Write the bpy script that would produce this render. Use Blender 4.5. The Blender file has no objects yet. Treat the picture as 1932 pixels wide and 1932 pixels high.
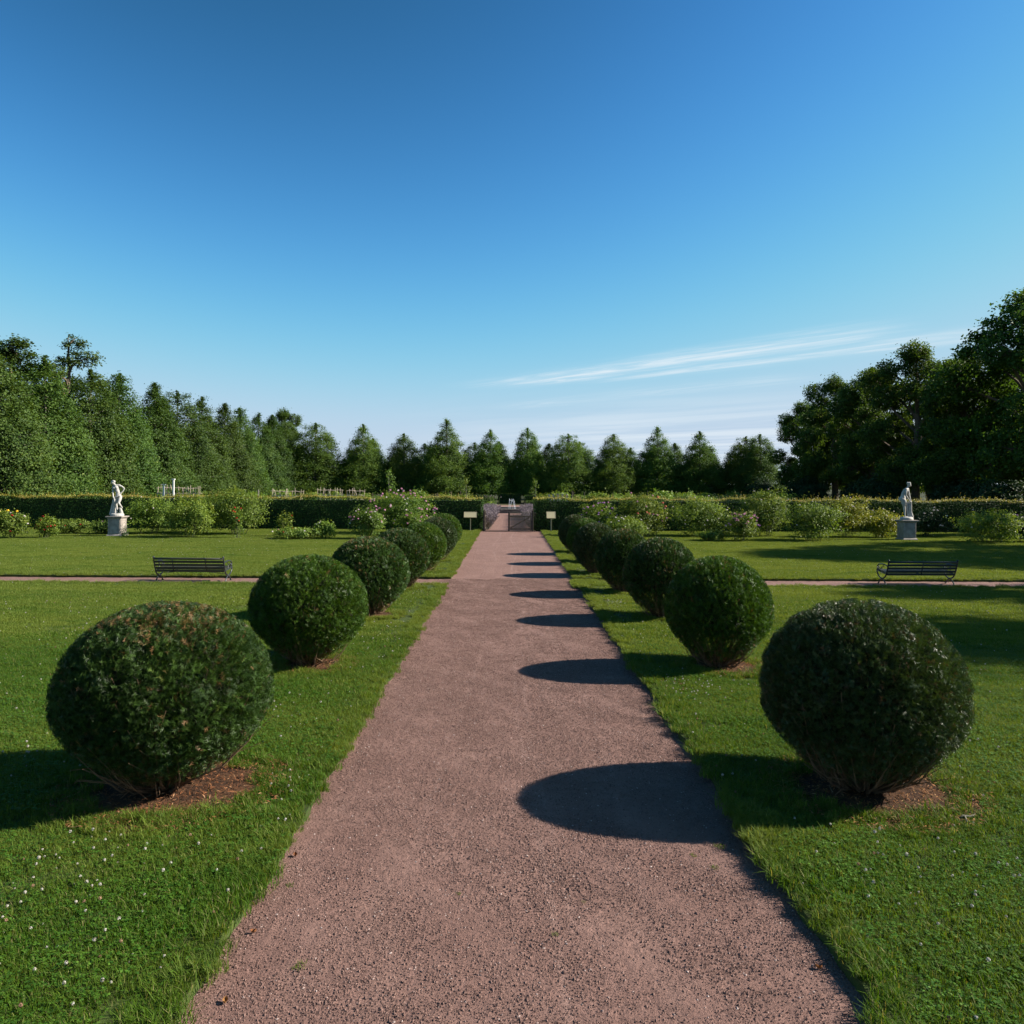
import bpy, math, random
import numpy as np
from mathutils import Vector, Matrix

# ------------------------------------------------------------------ camera, sky, sun, exposure
scene = bpy.context.scene
col = scene.collection
R = math.radians
EYE, FPX = 3.0, 1450.0 / 1932.0
cam_d = bpy.data.cameras.new('camera')
cam_d.sensor_width = 36.0
cam_d.lens = 36.0 * FPX
cam_d.shift_x = 0.0026
cam_d.shift_y = -0.0285
cam_d.clip_start = 0.1
cam_d.clip_end = 20000.0
cam = bpy.data.objects.new('camera', cam_d)
col.objects.link(cam)
cam.location = (0, 0, EYE)
cam.rotation_euler = (R(90), R(-0.3), 0)
scene.camera = cam

SUN_EL, SUN_AZ = 31.7, 86.5          # azimuth measured from +Y (straight ahead) towards +X (right)
SKY_STRENGTH, SUN_STRENGTH, EXPOSURE = 0.05, 5.0, 1.15

world = bpy.data.worlds.new('World')
scene.world = world
world.use_nodes = True
wt = world.node_tree
wt.nodes.clear()


class NB:
    """small node builder"""
    def __init__(self, tree):
        self.t = tree

    def n(self, typ, ins=None, **props):
        nd = self.t.nodes.new(typ)
        for k, v in props.items():
            setattr(nd, k, v)
        for k, v in (ins or {}).items():
            s = nd.inputs[k]
            if hasattr(v, 'is_linked') or isinstance(v, bpy.types.NodeSocket):
                self.t.links.new(v, s)
            else:
                s.default_value = v
        return nd

    def m(self, op, a, b=0.0, c=None, clamp=False):
        nd = self.t.nodes.new('ShaderNodeMath')
        nd.operation = op
        nd.use_clamp = clamp
        for i, v in enumerate((a, b, c)):
            if v is None:
                continue
            if isinstance(v, bpy.types.NodeSocket):
                self.t.links.new(v, nd.inputs[i])
            else:
                nd.inputs[i].default_value = v
        return nd.outputs[0]

    def ss(self, x, a, b):
        nd = self.t.nodes.new('ShaderNodeMapRange')
        nd.interpolation_type = 'SMOOTHSTEP'
        self.t.links.new(x, nd.inputs[0])
        nd.inputs[1].default_value = a
        nd.inputs[2].default_value = b
        nd.inputs[3].default_value = 0
        nd.inputs[4].default_value = 1
        return nd.outputs[0]

    def mix(self, f, a, b, blend='MIX'):
        nd = self.t.nodes.new('ShaderNodeMix')
        nd.data_type = 'RGBA'
        nd.blend_type = blend
        for i, v in ((0, f), (6, a), (7, b)):
            if isinstance(v, bpy.types.NodeSocket):
                self.t.links.new(v, nd.inputs[i])
            elif i == 0:
                nd.inputs[i].default_value = v
            else:
                nd.inputs[i].default_value = (v[0], v[1], v[2], 1)
        return nd.outputs[2]

    def noise(self, vec, scale, detail=3.0, rough=0.55, dist=0.0):
        nd = self.n('ShaderNodeTexNoise', {'Scale': scale, 'Detail': detail, 'Roughness': rough, 'Distortion': dist})
        if vec is not None:
            self.t.links.new(vec, nd.inputs['Vector'])
        return nd.outputs['Fac']


def build_sky():
    b = NB(wt)
    sky = b.n('ShaderNodeTexSky', sky_type='NISHITA')
    sky.sun_disc = False
    sky.sun_elevation = R(SUN_EL)
    sky.sun_rotation = R(SUN_AZ)
    sky.altitude = 0
    sky.air_density = 1.0
    sky.dust_density = 0.25
    sky.ozone_density = 2.2
    # the photograph's deep, contrasty blue: a tone curve per channel over the whole sky
    sc = b.n('ShaderNodeSeparateColor', {0: sky.outputs[0]})
    def curve(x, amp, x0, p):
        e = b.m('POWER', b.m('DIVIDE', x, x0), p)
        return b.m('MULTIPLY', b.m('SUBTRACT', 1.0, b.m('POWER', 2.71828, b.m('MULTIPLY', e, -1.0))), amp)
    hs = b.n('ShaderNodeCombineColor', {0: curve(sc.outputs[0], 5.0, 3.00, 2.5),
                                        1: curve(sc.outputs[1], 6.0, 2.80, 2.5),
                                        2: curve(sc.outputs[2], 7.4, 3.40, 3.6)})
    # cirrus: direction projected on a flat layer overhead, streaks along one wind direction
    tc = b.n('ShaderNodeTexCoord').outputs['Generated']
    sep = b.n('ShaderNodeSeparateXYZ', {0: tc})
    z = b.m('MAXIMUM', sep.outputs[2], 0.02)
    u = b.m('DIVIDE', sep.outputs[0], z)
    v = b.m('DIVIDE', sep.outputs[1], z)
    s = b.m('ADD', b.m('MULTIPLY', u, 0.68), b.m('MULTIPLY', v, -0.734))
    t = b.m('ADD', b.m('MULTIPLY', u, 0.734), b.m('MULTIPLY', v, 0.68))
    st = b.n('ShaderNodeCombineXYZ', {0: b.m('MULTIPLY', s, 0.22), 1: t, 2: 0.0}).outputs[0]
    wob = b.m('MULTIPLY', b.m('SUBTRACT', b.noise(st, 1.3, 3), 0.5), 0.55)
    tw = b.m('ADD', t, wob)
    fine = b.noise(b.n('ShaderNodeCombineXYZ', {0: b.m('MULTIPLY', s, 0.8), 1: b.m('MULTIPLY', t, 5.0), 2: 0.0}).outputs[0], 1.6, 6, 0.62, 0.6)
    fine = b.ss(fine, 0.36, 0.68)

    def streak(t0, sig, s0, s1, amp):
        d = b.m('DIVIDE', b.m('SUBTRACT', tw, t0), sig)
        g = b.m('POWER', 2.718, b.m('MULTIPLY', b.m('MULTIPLY', d, d), -1.0))
        w = b.m('MULTIPLY', b.ss(s, s0 - 1.2, s0 + 0.4), b.m('SUBTRACT', 1.0, b.ss(s, s1 - 0.5, s1 + 0.35)))
        return b.m('MULTIPLY', b.m('MULTIPLY', g, w), amp)
    cl = streak(5.24, 0.27, -5.3, -2.0, 0.85)
    cl = b.m('MAXIMUM', cl, streak(5.74, 0.19, -4.3, -1.3, 0.66))
    cl = b.m('MAXIMUM', cl, streak(4.90, 0.12, -3.6, -1.9, 0.30))
    cl = b.m('MAXIMUM', cl, streak(6.9, 0.35, -7.0, -3.4, 0.28))
    cl = b.m('MULTIPLY', cl, b.m('ADD', b.m('MULTIPLY', fine, 0.70), 0.30))
    # thin veil low over the horizon
    veil = b.m('MULTIPLY', b.ss(sep.outputs[2], 0.135, 0.05), b.ss(b.m('DIVIDE', sep.outputs[0], b.m('MAXIMUM', sep.outputs[1], 0.05)), -0.22, 0.22))
    vn = b.noise(b.n('ShaderNodeCombineXYZ', {0: b.m('MULTIPLY', s, 0.15), 1: b.m('MULTIPLY', t, 0.5), 2: 3.0}).outputs[0], 1.1, 4, 0.6, 0.4)
    veil = b.m('MULTIPLY', veil, b.m('MULTIPLY', b.ss(vn, 0.34, 0.66), 0.62))
    cl = b.m('MAXIMUM', cl, veil, clamp=True)
    white = (7.3, 8.05, 8.6)
    c = b.mix(cl, hs.outputs[0], white)
    bg = b.n('ShaderNodeBackground', {'Color': c, 'Strength': SKY_STRENGTH})
    out = b.n('ShaderNodeOutputWorld')
    wt.links.new(bg.outputs[0], out.inputs[0])


build_sky()
sd = bpy.data.lights.new('sun', 'SUN')
sd.energy = SUN_STRENGTH
sd.angle = R(0.53)
sd.color = (1.0, 0.92, 0.80)
sun = bpy.data.objects.new('sun', sd)
col.objects.link(sun)
sv = Vector((math.cos(R(SUN_EL)) * math.sin(R(SUN_AZ)), math.cos(R(SUN_EL)) * math.cos(R(SUN_AZ)), math.sin(R(SUN_EL))))
sun.rotation_euler = sv.to_track_quat('Z', 'Y').to_euler()
sun.location = (60, 20, 60)
vs = scene.view_settings
vs.view_transform = 'Standard'
vs.look = 'None'
vs.exposure = EXPOSURE
vs.gamma = 1.0
vs.use_curve_mapping = False
scene.render.engine = 'CYCLES'
cy = scene.cycles
cy.max_bounces = 6
cy.diffuse_bounces = 3
cy.glossy_bounces = 2
cy.transmission_bounces = 4
cy.transparent_max_bounces = 8
cy.caustics_reflective = False
cy.caustics_refractive = False
cy.use_denoising = True

# ------------------------------------------------------------------ helpers
NUM = ['first', 'second', 'third', 'fourth', 'fifth', 'sixth', 'seventh', 'eighth', 'ninth', 'tenth', 'eleventh', 'twelfth', 'thirteenth', 'fourteenth', 'fifteenth']
rng = np.random.default_rng(7)


def unit(a):
    return a / np.maximum(np.linalg.norm(a, axis=-1, keepdims=True), 1e-9)


def rdir(n, r=None):
    return unit((r or rng).normal(size=(n, 3)))


def mesh_np(name, V, Fs, mat=None, attrs=None, smooth=False):
    V = np.asarray(V, dtype=np.float32)
    if not (isinstance(Fs, (list, tuple)) and isinstance(Fs[0], np.ndarray)):
        Fs = [np.array(Fs)]
    Fs = [np.asarray(f, dtype=np.int32) for f in Fs if len(f)]
    me = bpy.data.meshes.new(name)
    me.vertices.add(len(V))
    me.vertices.foreach_set('co', V.ravel())
    lv = np.concatenate([f.ravel() for f in Fs])
    tot = np.concatenate([np.full(len(f), f.shape[1], dtype=np.int32) for f in Fs])
    st = np.concatenate([[0], np.cumsum(tot)[:-1]]).astype(np.int32)
    me.loops.add(len(lv))
    me.loops.foreach_set('vertex_index', lv)
    me.polygons.add(len(tot))
    me.polygons.foreach_set('loop_start', st)
    me.polygons.foreach_set('use_smooth', np.full(len(tot), bool(smooth)))
    for k, a in (attrs or {}).items():
        at = me.attributes.new(k, 'FLOAT', 'POINT')
        at.data.foreach_set('value', np.asarray(a, dtype=np.float32))
    me.update(calc_edges=True)
    if mat is not None:
        for mm in (mat if isinstance(mat, (list, tuple)) else [mat]):
            me.materials.append(mm)
    return me


def link(name, me, parent=None, loc=None):
    o = bpy.data.objects.new(name, me)
    col.objects.link(o)
    if parent is not None:
        o.parent = parent
    if loc is not None:
        o.location = loc
    return o


def tag(o, label=None, cat=None, group=None, kind=None):
    for k, v in (('label', label), ('category', cat), ('group', group), ('kind', kind)):
        if v:
            o[k] = v
    return o


def thing(name, label, cat, loc=(0, 0, 0), rz=0.0, group=None, scale=None):
    o = bpy.data.objects.new(name, None)
    o.empty_display_size = 0.2
    col.objects.link(o)
    o.location = loc
    o.rotation_euler = (0, 0, rz)
    if scale is not None:
        o.scale = scale
    return tag(o, label, cat, group)


class MB:
    """collects vertices and faces for one mesh"""
    def __init__(self):
        self.V, self.Q, self.T, self.n, self.A = [], [], [], 0, []

    def add(self, V, F, a=None):
        V = np.asarray(V, dtype=float)
        F = np.asarray(F, dtype=np.int64) + self.n
        (self.Q if F.shape[1] == 4 else self.T).append(F)
        self.V.append(V)
        self.A.append(np.full(len(V), 0.5) if a is None else np.broadcast_to(np.asarray(a, dtype=float), (len(V),)))
        self.n += len(V)
        return self

    def tube(self, P, r, k=6, cap=True, a=None):
        P = np.asarray(P, dtype=float)
        m = len(P)
        r = np.broadcast_to(np.asarray(r, dtype=float), (m,))
        T = unit(np.gradient(P, axis=0))
        up = np.array([0.0, 0.0, 1.0]) if abs(T[0, 2]) < 0.9 else np.array([1.0, 0.0, 0.0])
        rings = []
        for i in range(m):
            s = unit(np.cross(T[i], up))
            if not np.isfinite(s).all() or np.linalg.norm(s) < 0.5:
                s = np.array([1.0, 0, 0])
            up = np.cross(s, T[i])
            an = np.arange(k) * 2 * math.pi / k
            rings.append(P[i] + r[i] * (np.cos(an)[:, None] * s + np.sin(an)[:, None] * up))
        V = np.concatenate(rings)
        i, j = np.meshgrid(np.arange(m - 1), np.arange(k), indexing='ij')
        j2 = (j + 1) % k
        F = np.stack([i * k + j, i * k + j2, (i + 1) * k + j2, (i + 1) * k + j], -1).reshape(-1, 4)
        if cap:
            V = np.concatenate([V, P[:1], P[-1:]])
            c0, c1 = m * k, m * k + 1
            jj = np.arange(k)
            t = np.concatenate([np.stack([np.full(k, c0), (jj + 1) % k, jj], -1),
                                np.stack([np.full(k, c1), (m - 1) * k + jj, (m - 1) * k + (jj + 1) % k], -1)])
            self.T.append(t + self.n)
        return self.add(V, F, a)

    def box(self, c, s, rot=None, a=None):
        sx, sy, sz = [q / 2 for q in s]
        V = np.array([(x, y, z) for x in (-sx, sx) for y in (-sy, sy) for z in (-sz, sz)], dtype=float)
        if rot is not None:
            V = V @ np.array(rot).T
        return self.add(V + np.array(c, dtype=float), [(0, 1, 3, 2), (4, 6, 7, 5), (0, 4, 5, 1), (2, 3, 7, 6), (0, 2, 6, 4), (1, 5, 7, 3)], a)

    def lathe(self, prof, k=20, sq=None):
        """profile [(r,z)] turned about z; sq=4 makes square plan"""
        prof = np.array(prof, dtype=float)
        an = np.arange(k) * 2 * math.pi / k + (math.pi / 4 if k == 4 else 0)
        f = math.sqrt(2) if k == 4 else 1
        V = np.concatenate([np.stack([p[0] * f * np.cos(an), p[0] * f * np.sin(an), np.full(k, p[1])], -1) for p in prof])
        m = len(prof)
        i, j = np.meshgrid(np.arange(m - 1), np.arange(k), indexing='ij')
        j2 = (j + 1) % k
        F = np.stack([i * k + j, i * k + j2, (i + 1) * k + j2, (i + 1) * k + j], -1).reshape(-1, 4)
        V = np.concatenate([V, [[0, 0, prof[0, 1]], [0, 0, prof[-1, 1]]]])
        jj = np.arange(k)
        t = np.concatenate([np.stack([np.full(k, m * k), (jj + 1) % k, jj], -1),
                            np.stack([np.full(k, m * k + 1), (m - 1) * k + jj, (m - 1) * k + (jj + 1) % k], -1)])
        self.T.append(t + self.n)
        return self.add(V, F)

    def ball(self, c, r, k=10, rings=6, jit=0.0, r_=None):
        r = np.broadcast_to(np.asarray(r, dtype=float), (3,))
        th = np.linspace(0.001, math.pi - 0.001, rings + 1)
        an = np.arange(k) * 2 * math.pi / k
        V = np.stack([np.sin(th)[:, None] * np.cos(an), np.sin(th)[:, None] * np.sin(an), np.cos(th)[:, None] * np.ones(k)], -1).reshape(-1, 3)
        if jit:
            V = V * (1 + jit * (r_ or rng).normal(size=(len(V), 1)))
        i, j = np.meshgrid(np.arange(rings), np.arange(k), indexing='ij')
        j2 = (j + 1) % k
        F = np.stack([i * k + j, (i + 1) * k + j, (i + 1) * k + j2, i * k + j2], -1).reshape(-1, 4)
        return self.add(V * r + np.array(c, dtype=float), F)

    def mesh(self, name, mat, smooth=False, attr=None):
        V = np.concatenate(self.V)
        Fs = []
        if self.Q:
            Fs.append(np.concatenate(self.Q))
        if self.T:
            Fs.append(np.concatenate(self.T))
        return mesh_np(name, V, Fs, mat, {'rnd': np.concatenate(self.A)}, smooth)

    def build(self, name, mat, parent=None, smooth=False, loc=None):
        return link(name, self.mesh(name, mat, smooth), parent, loc)


def bevel(o, w, seg=1):
    md = o.modifiers.new('bevel', 'BEVEL')
    md.width = w
    md.segments = seg
    md.limit_method = 'ANGLE'
    return o


def leaves(C, N, L, W, r, bend=0.18):
    """diamond leaf quads: centres C, normals N"""
    n = len(C)
    T = unit(np.cross(N, rdir(n, r)))
    S = np.cross(N, T)
    L = np.broadcast_to(L, (n,))[:, None]
    W = np.broadcast_to(W, (n,))[:, None]
    V = np.stack([C - T * L * 0.5, C + S * W * 0.5 + N * L * bend * 0.5, C + T * L * 0.5 - N * L * bend * 0.3, C - S * W * 0.5 + N * L * bend * 0.5], 1).reshape(-1, 3)
    F = np.arange(4 * n).reshape(-1, 4)
    return V, F


# ------------------------------------------------------------------ materials
def new_mat(name):
    m = bpy.data.materials.new(name)
    m.use_nodes = True
    m.node_tree.nodes.clear()
    return m, NB(m.node_tree)


def finish(m, b, shader, disp=None):
    out = b.n('ShaderNodeOutputMaterial')
    b.t.links.new(shader, out.inputs[0])
    return m


def simple(name, c, rough=0.7, var=0.25, scale=6.0, bump=0.0, bscale=40.0, metal=0.0, spec=0.4, c2=None, detail=4):
    m, b = new_mat(name)
    tc = b.n('ShaderNodeTexCoord').outputs['Object']
    nz = b.noise(tc, scale, detail, 0.6)
    c2 = c2 or tuple(x * (1 - var) for x in c)
    cc = b.mix(b.ss(nz, 0.3, 0.7), c2, c)
    p = b.n('ShaderNodeBsdfPrincipled', {'Base Color': cc, 'Roughness': rough, 'Metallic': metal, 'Specular IOR Level': spec})
    if bump:
        bp = b.n('ShaderNodeBump', {'Strength': bump, 'Distance': 0.02, 'Height': b.noise(tc, bscale, 4)})
        b.t.links.new(bp.outputs[0], p.inputs['Normal'])
    return finish(m, b, p.outputs[0])


def leaf_mat(name, c1, c2, c3=None, rough=0.5, spec=0.35, trans=0.3, wscale=None, dead=None, hue_var=0.02, val_var=0.35, tint=(1.25, 1.15, 0.5)):
    """c1..c2..c3 over the per-leaf random value; 'dead' leaves use another colour"""
    m, b = new_mat(name)
    a = b.n('ShaderNodeAttribute', attribute_name='rnd').outputs['Fac']
    cc = b.mix(b.ss(a, 0.0, 0.75), c1, c2)
    if c3:
        cc = b.mix(b.ss(a, 0.78, 1.0), cc, c3)
    oi = b.n('ShaderNodeObjectInfo').outputs['Random']
    hs = b.n('ShaderNodeHueSaturation', {'Color': cc,
                                         'Hue': b.m('ADD', 0.5, b.m('MULTIPLY', b.m('SUBTRACT', oi, 0.5), hue_var)),
                                         'Value': b.m('ADD', 1.0, b.m('MULTIPLY', b.m('SUBTRACT', b.m('FRACT', b.m('MULTIPLY', oi, 7.31)), 0.5), val_var))})
    cc = hs.outputs[0]
    if wscale:
        pos = b.n('ShaderNodeNewGeometry').outputs['Position']
        nz = b.noise(pos, wscale, 3)
        cc = b.mix(b.m('MULTIPLY', b.ss(nz, 0.4, 0.7), 0.5), cc, tuple(x * 1.3 for x in c2))
    if dead:
        d = b.n('ShaderNodeAttribute', attribute_name='dead').outputs['Fac']
        cc = b.mix(d, cc, dead)
    p = b.n('ShaderNodeBsdfPrincipled', {'Base Color': cc, 'Roughness': rough, 'Specular IOR Level': spec})
    tcol = b.mix(1.0, cc, tint, 'MULTIPLY')
    tr = b.n('ShaderNodeBsdfTranslucent', {'Color': tcol})
    mx = b.n('ShaderNodeMixShader', {0: trans, 1: p.outputs[0], 2: tr.outputs[0]})
    return finish(m, b, mx.outputs[0])


M = {}
M['bark'] = simple('bark', (0.16, 0.12, 0.085), 0.9, 0.5, 9, 0.6, 30)
M['bark_grey'] = simple('bark_grey', (0.20, 0.18, 0.15), 0.9, 0.45, 7, 0.6, 24)
M['twig'] = simple('twig', (0.21, 0.13, 0.075), 0.85, 0.55, 14)
M['cane'] = simple('cane', (0.10, 0.12, 0.045), 0.7, 0.5, 5)
M['marble'] = simple('marble', (0.47, 0.455, 0.42), 0.65, 0.2, 9, 0.05, 60, c2=(0.30, 0.285, 0.26))
M['sandstone'] = simple('sandstone', (0.36, 0.32, 0.28), 0.9, 0.35, 4, 0.25, 70, c2=(0.23, 0.20, 0.175), detail=7)
M['iron'] = simple('iron', (0.022, 0.026, 0.03), 0.38, 0.3, 8, spec=0.5)
M['slat_green'] = simple('slat_green', (0.062, 0.062, 0.030), 0.7, 0.35, 3, 0.1, 60, c2=(0.028, 0.036, 0.024))
M['slat_dark'] = simple('slat_dark', (0.030, 0.038, 0.030), 0.6, 0.35, 3, 0.1, 60, c2=(0.020, 0.028, 0.025))
M['picket_lit'] = simple('picket_lit', (0.40, 0.30, 0.19), 0.85, 0.45, 7, 0.3, 50)  # pickets lightened in colour to imitate sunlight on them and between them
M['gate_dark'] = simple('gate_dark', (0.085, 0.065, 0.05), 0.85, 0.4, 7, 0.3, 50)
M['sign_cream'] = simple('sign_cream', (0.42, 0.37, 0.23), 0.5, 0.12, 3)
M['sign_post'] = simple('sign_post', (0.32, 0.28, 0.17), 0.6, 0.15, 5)
M['white_paint'] = simple('white_paint', (0.72, 0.72, 0.70), 0.6, 0.2, 4)
M['blue_paint'] = simple('blue_paint', (0.04, 0.07, 0.30), 0.5, 0.15, 4)
M['bamboo'] = simple('bamboo', (0.60, 0.50, 0.38), 0.75, 0.45, 5)
M['basin_stone'] = simple('basin_stone', (0.20, 0.17, 0.14), 0.85, 0.45, 3, 0.3, 25)
M['terracotta'] = simple('terracotta', (0.45, 0.22, 0.12), 0.8, 0.25, 5)

M['yew_dark'] = leaf_mat('yew_dark', (0.014, 0.036, 0.007), (0.054, 0.112, 0.018), (0.150, 0.195, 0.040), 0.48, 0.28, 0.18, dead=(0.22, 0.115, 0.05), hue_var=0.01, val_var=0.15)
M['yew_bronze'] = leaf_mat('yew_bronze', (0.018, 0.042, 0.010), (0.058, 0.098, 0.026), (0.170, 0.135, 0.066), 0.46, 0.34, 0.20, dead=(0.10, 0.05, 0.028), hue_var=0.0, val_var=0.1)
M['yew_bright'] = leaf_mat('yew_bright', (0.018, 0.050, 0.006), (0.076, 0.150, 0.015), (0.24, 0.29, 0.040), 0.48, 0.26, 0.26, dead=(0.20, 0.10, 0.04), hue_var=0.015, val_var=0.2)
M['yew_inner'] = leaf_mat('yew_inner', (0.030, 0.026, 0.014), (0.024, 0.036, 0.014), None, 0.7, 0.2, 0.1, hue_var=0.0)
M['lime'] = leaf_mat('lime', (0.022, 0.054, 0.012), (0.080, 0.140, 0.026), (0.185, 0.230, 0.055), 0.55, 0.22, 0.38, hue_var=0.018, val_var=0.6)
M['lime_back_lit'] = leaf_mat('lime_back_lit', (0.030, 0.074, 0.014), (0.108, 0.185, 0.030), (0.235, 0.290, 0.062), 0.55, 0.2, 0.46, hue_var=0.02, val_var=0.4)  # copy of lime, brightened in colour to imitate sunlit far crowns
M['oak'] = leaf_mat('oak', (0.034, 0.074, 0.013), (0.082, 0.150, 0.022), (0.15, 0.195, 0.036), 0.55, 0.25, 0.46, hue_var=0.02, val_var=0.3)
M['beech_tree'] = leaf_mat('beech_tree', (0.028, 0.056, 0.010), (0.070, 0.110, 0.020), (0.13, 0.13, 0.034), 0.55, 0.22, 0.34, hue_var=0.02, val_var=0.25)
M['hedge'] = leaf_mat('hedge', (0.016, 0.042, 0.009), (0.042, 0.088, 0.016), (0.090, 0.125, 0.030), 0.55, 0.18, 0.24, wscale=0.7)
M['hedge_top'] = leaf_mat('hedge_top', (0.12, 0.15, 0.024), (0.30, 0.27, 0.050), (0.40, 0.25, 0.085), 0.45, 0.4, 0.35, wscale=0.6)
M['rose_leaf'] = leaf_mat('rose_leaf', (0.048, 0.104, 0.014), (0.155, 0.235, 0.032), (0.31, 0.36, 0.065), 0.5, 0.3, 0.40, hue_var=0.03)
M['rose_grey'] = leaf_mat('rose_grey', (0.056, 0.112, 0.018), (0.160, 0.235, 0.038), (0.30, 0.36, 0.080), 0.5, 0.3, 0.40, hue_var=0.02)
M['rose_yellow'] = leaf_mat('rose_yellow', (0.10, 0.15, 0.018), (0.29, 0.31, 0.035), (0.52, 0.44, 0.045), 0.45, 0.4, 0.35, hue_var=0.01)
M['rose_deep'] = leaf_mat('rose_deep', (0.014, 0.036, 0.014), (0.034, 0.072, 0.024), (0.075, 0.105, 0.035), 0.55, 0.2, 0.25)
M['fresh'] = leaf_mat('fresh', (0.07, 0.14, 0.02), (0.18, 0.26, 0.035), (0.32, 0.36, 0.06), 0.5, 0.3, 0.35, hue_var=0.04)
M['box_leaf'] = leaf_mat('box_leaf', (0.04, 0.09, 0.016), (0.10, 0.18, 0.03), (0.17, 0.25, 0.05), 0.45, 0.4, 0.25)
M['lavender_leaf'] = leaf_mat('lavender_leaf', (0.10, 0.105, 0.075), (0.19, 0.165, 0.17), (0.30, 0.24, 0.30), 0.7, 0.2, 0.2)
M['lavender_bloom'] = leaf_mat('lavender_bloom', (0.15, 0.120, 0.135), (0.23, 0.185, 0.205), (0.30, 0.25, 0.265), 0.7, 0.2, 0.25, tint=(1, 1, 1))


def petal(name, c):
    return leaf_mat(name, tuple(x * 0.75 for x in c), c, tuple(min(1, x * 1.15) for x in c), 0.6, 0.2, 0.3, hue_var=0.01, val_var=0.1, tint=(1, 0.95, 0.95))


M['p_pink'] = petal('petal_pink', (0.66, 0.33, 0.46))
M['p_white'] = petal('petal_white', (0.78, 0.70, 0.66))
M['p_yellow'] = petal('petal_yellow', (0.85, 0.55, 0.04))
M['p_red'] = petal('petal_red', (0.42, 0.01, 0.015))
M['p_orange'] = petal('petal_orange', (0.75, 0.24, 0.16))
M['p_mauve'] = petal('petal_mauve', (0.52, 0.26, 0.55))


def grass_mat():
    m, b = new_mat('grass_blade')
    a = b.n('ShaderNodeAttribute', attribute_name='rnd').outputs['Fac']
    pos = b.n('ShaderNodeNewGeometry').outputs['Position']
    cc = b.mix(a, (0.034, 0.085, 0.006), (0.100, 0.190, 0.012))
    cc = b.mix(b.ss(a, 0.86, 0.95), cc, (0.27, 0.25, 0.10))
    sep = b.n('ShaderNodeSeparateXYZ', {0: pos})
    flat = b.n('ShaderNodeCombineXYZ', {0: b.m('MULTIPLY', sep.outputs[0], 0.5), 1: sep.outputs[1], 2: 0.0}).outputs[0]
    big = b.ss(b.noise(flat, 0.42, 5, 0.65), 0.40, 0.62)
    cc = b.mix(b.m('MULTIPLY', big, 0.8), cc, (0.170, 0.215, 0.036))  # yellowish patches, their bands brightened to imitate sunlit strips of lawn
    # drier, lighter sward towards the rose beds
    far = b.ss(sep.outputs[1], 10.0, 24.0)
    cc = b.mix(b.m('MULTIPLY', far, b.m('ADD', 0.25, b.m('MULTIPLY', b.noise(flat, 0.16, 3), 0.75))), cc, (0.165, 0.212, 0.044))
    mid = b.ss(b.noise(flat, 1.7, 3, 0.6), 0.5, 0.72)
    cc = b.mix(b.m('MULTIPLY', mid, 0.60), cc, (0.036, 0.100, 0.008))
    p = b.n('ShaderNodeBsdfPrincipled', {'Base Color': cc, 'Roughness': 0.6, 'Specular IOR Level': 0.16})
    tr = b.n('ShaderNodeBsdfTranslucent', {'Color': b.mix(1.0, cc, (1.4, 1.25, 0.4), 'MULTIPLY')})
    mx = b.n('ShaderNodeMixShader', {0: 0.40, 1: p.outputs[0], 2: tr.outputs[0]})
    return finish(m, b, mx.outputs[0])


M['grass'] = grass_mat()
M['clover_leaf'] = leaf_mat('clover_leaf', (0.030, 0.088, 0.010), (0.066, 0.150, 0.016), (0.10, 0.19, 0.026), 0.6, 0.16, 0.3)
M['clover_white'] = leaf_mat('clover_white', (0.34, 0.30, 0.24), (0.52, 0.50, 0.45), None, 0.7, 0.2, 0.2, tint=(1, 1, 0.9), val_var=0.2)
M['clover_brown'] = leaf_mat('clover_brown', (0.20, 0.12, 0.07), (0.36, 0.22, 0.15), None, 0.8, 0.2, 0.2)


def ground_mat(name, c1, c2, c3, s1=0.5, s2=8.0, bump=0.5, bs=30):
    m, b = new_mat(name)
    pos = b.n('ShaderNodeNewGeometry').outputs['Position']
    cc = b.mix(b.ss(b.noise(pos, s1, 4), 0.35, 0.65), c1, c2)
    cc = b.mix(b.ss(b.noise(pos, s2, 5, 0.65), 0.45, 0.75), cc, c3)
    p = b.n('ShaderNodeBsdfPrincipled', {'Base Color': cc, 'Roughness': 0.95, 'Specular IOR Level': 0.15})
    bp = b.n('ShaderNodeBump', {'Strength': bump, 'Distance': 0.03, 'Height': b.noise(pos, bs, 5, 0.65)})
    b.t.links.new(bp.outputs[0], p.inputs['Normal'])
    return finish(m, b, p.outputs[0])


M['turf'] = ground_mat('turf', (0.035, 0.060, 0.014), (0.055, 0.080, 0.020), (0.050, 0.042, 0.020), 0.6, 20)
M['wood_floor'] = ground_mat('wood_floor', (0.030, 0.042, 0.014), (0.045, 0.050, 0.020), (0.050, 0.036, 0.020), 0.2, 3)
M['garden_soil'] = ground_mat('garden_soil', (0.07, 0.10, 0.025), (0.10, 0.11, 0.04), (0.11, 0.075, 0.045), 0.15, 2)
M['mulch'] = ground_mat('mulch', (0.055, 0.030, 0.019), (0.105, 0.052, 0.027), (0.030, 0.020, 0.013), 4, 18, 1.0, 45)
M['litter'] = leaf_mat('litter', (0.11, 0.048, 0.02), (0.30, 0.135, 0.05), (0.46, 0.29, 0.15), 0.8, 0.2, 0.1)


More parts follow.
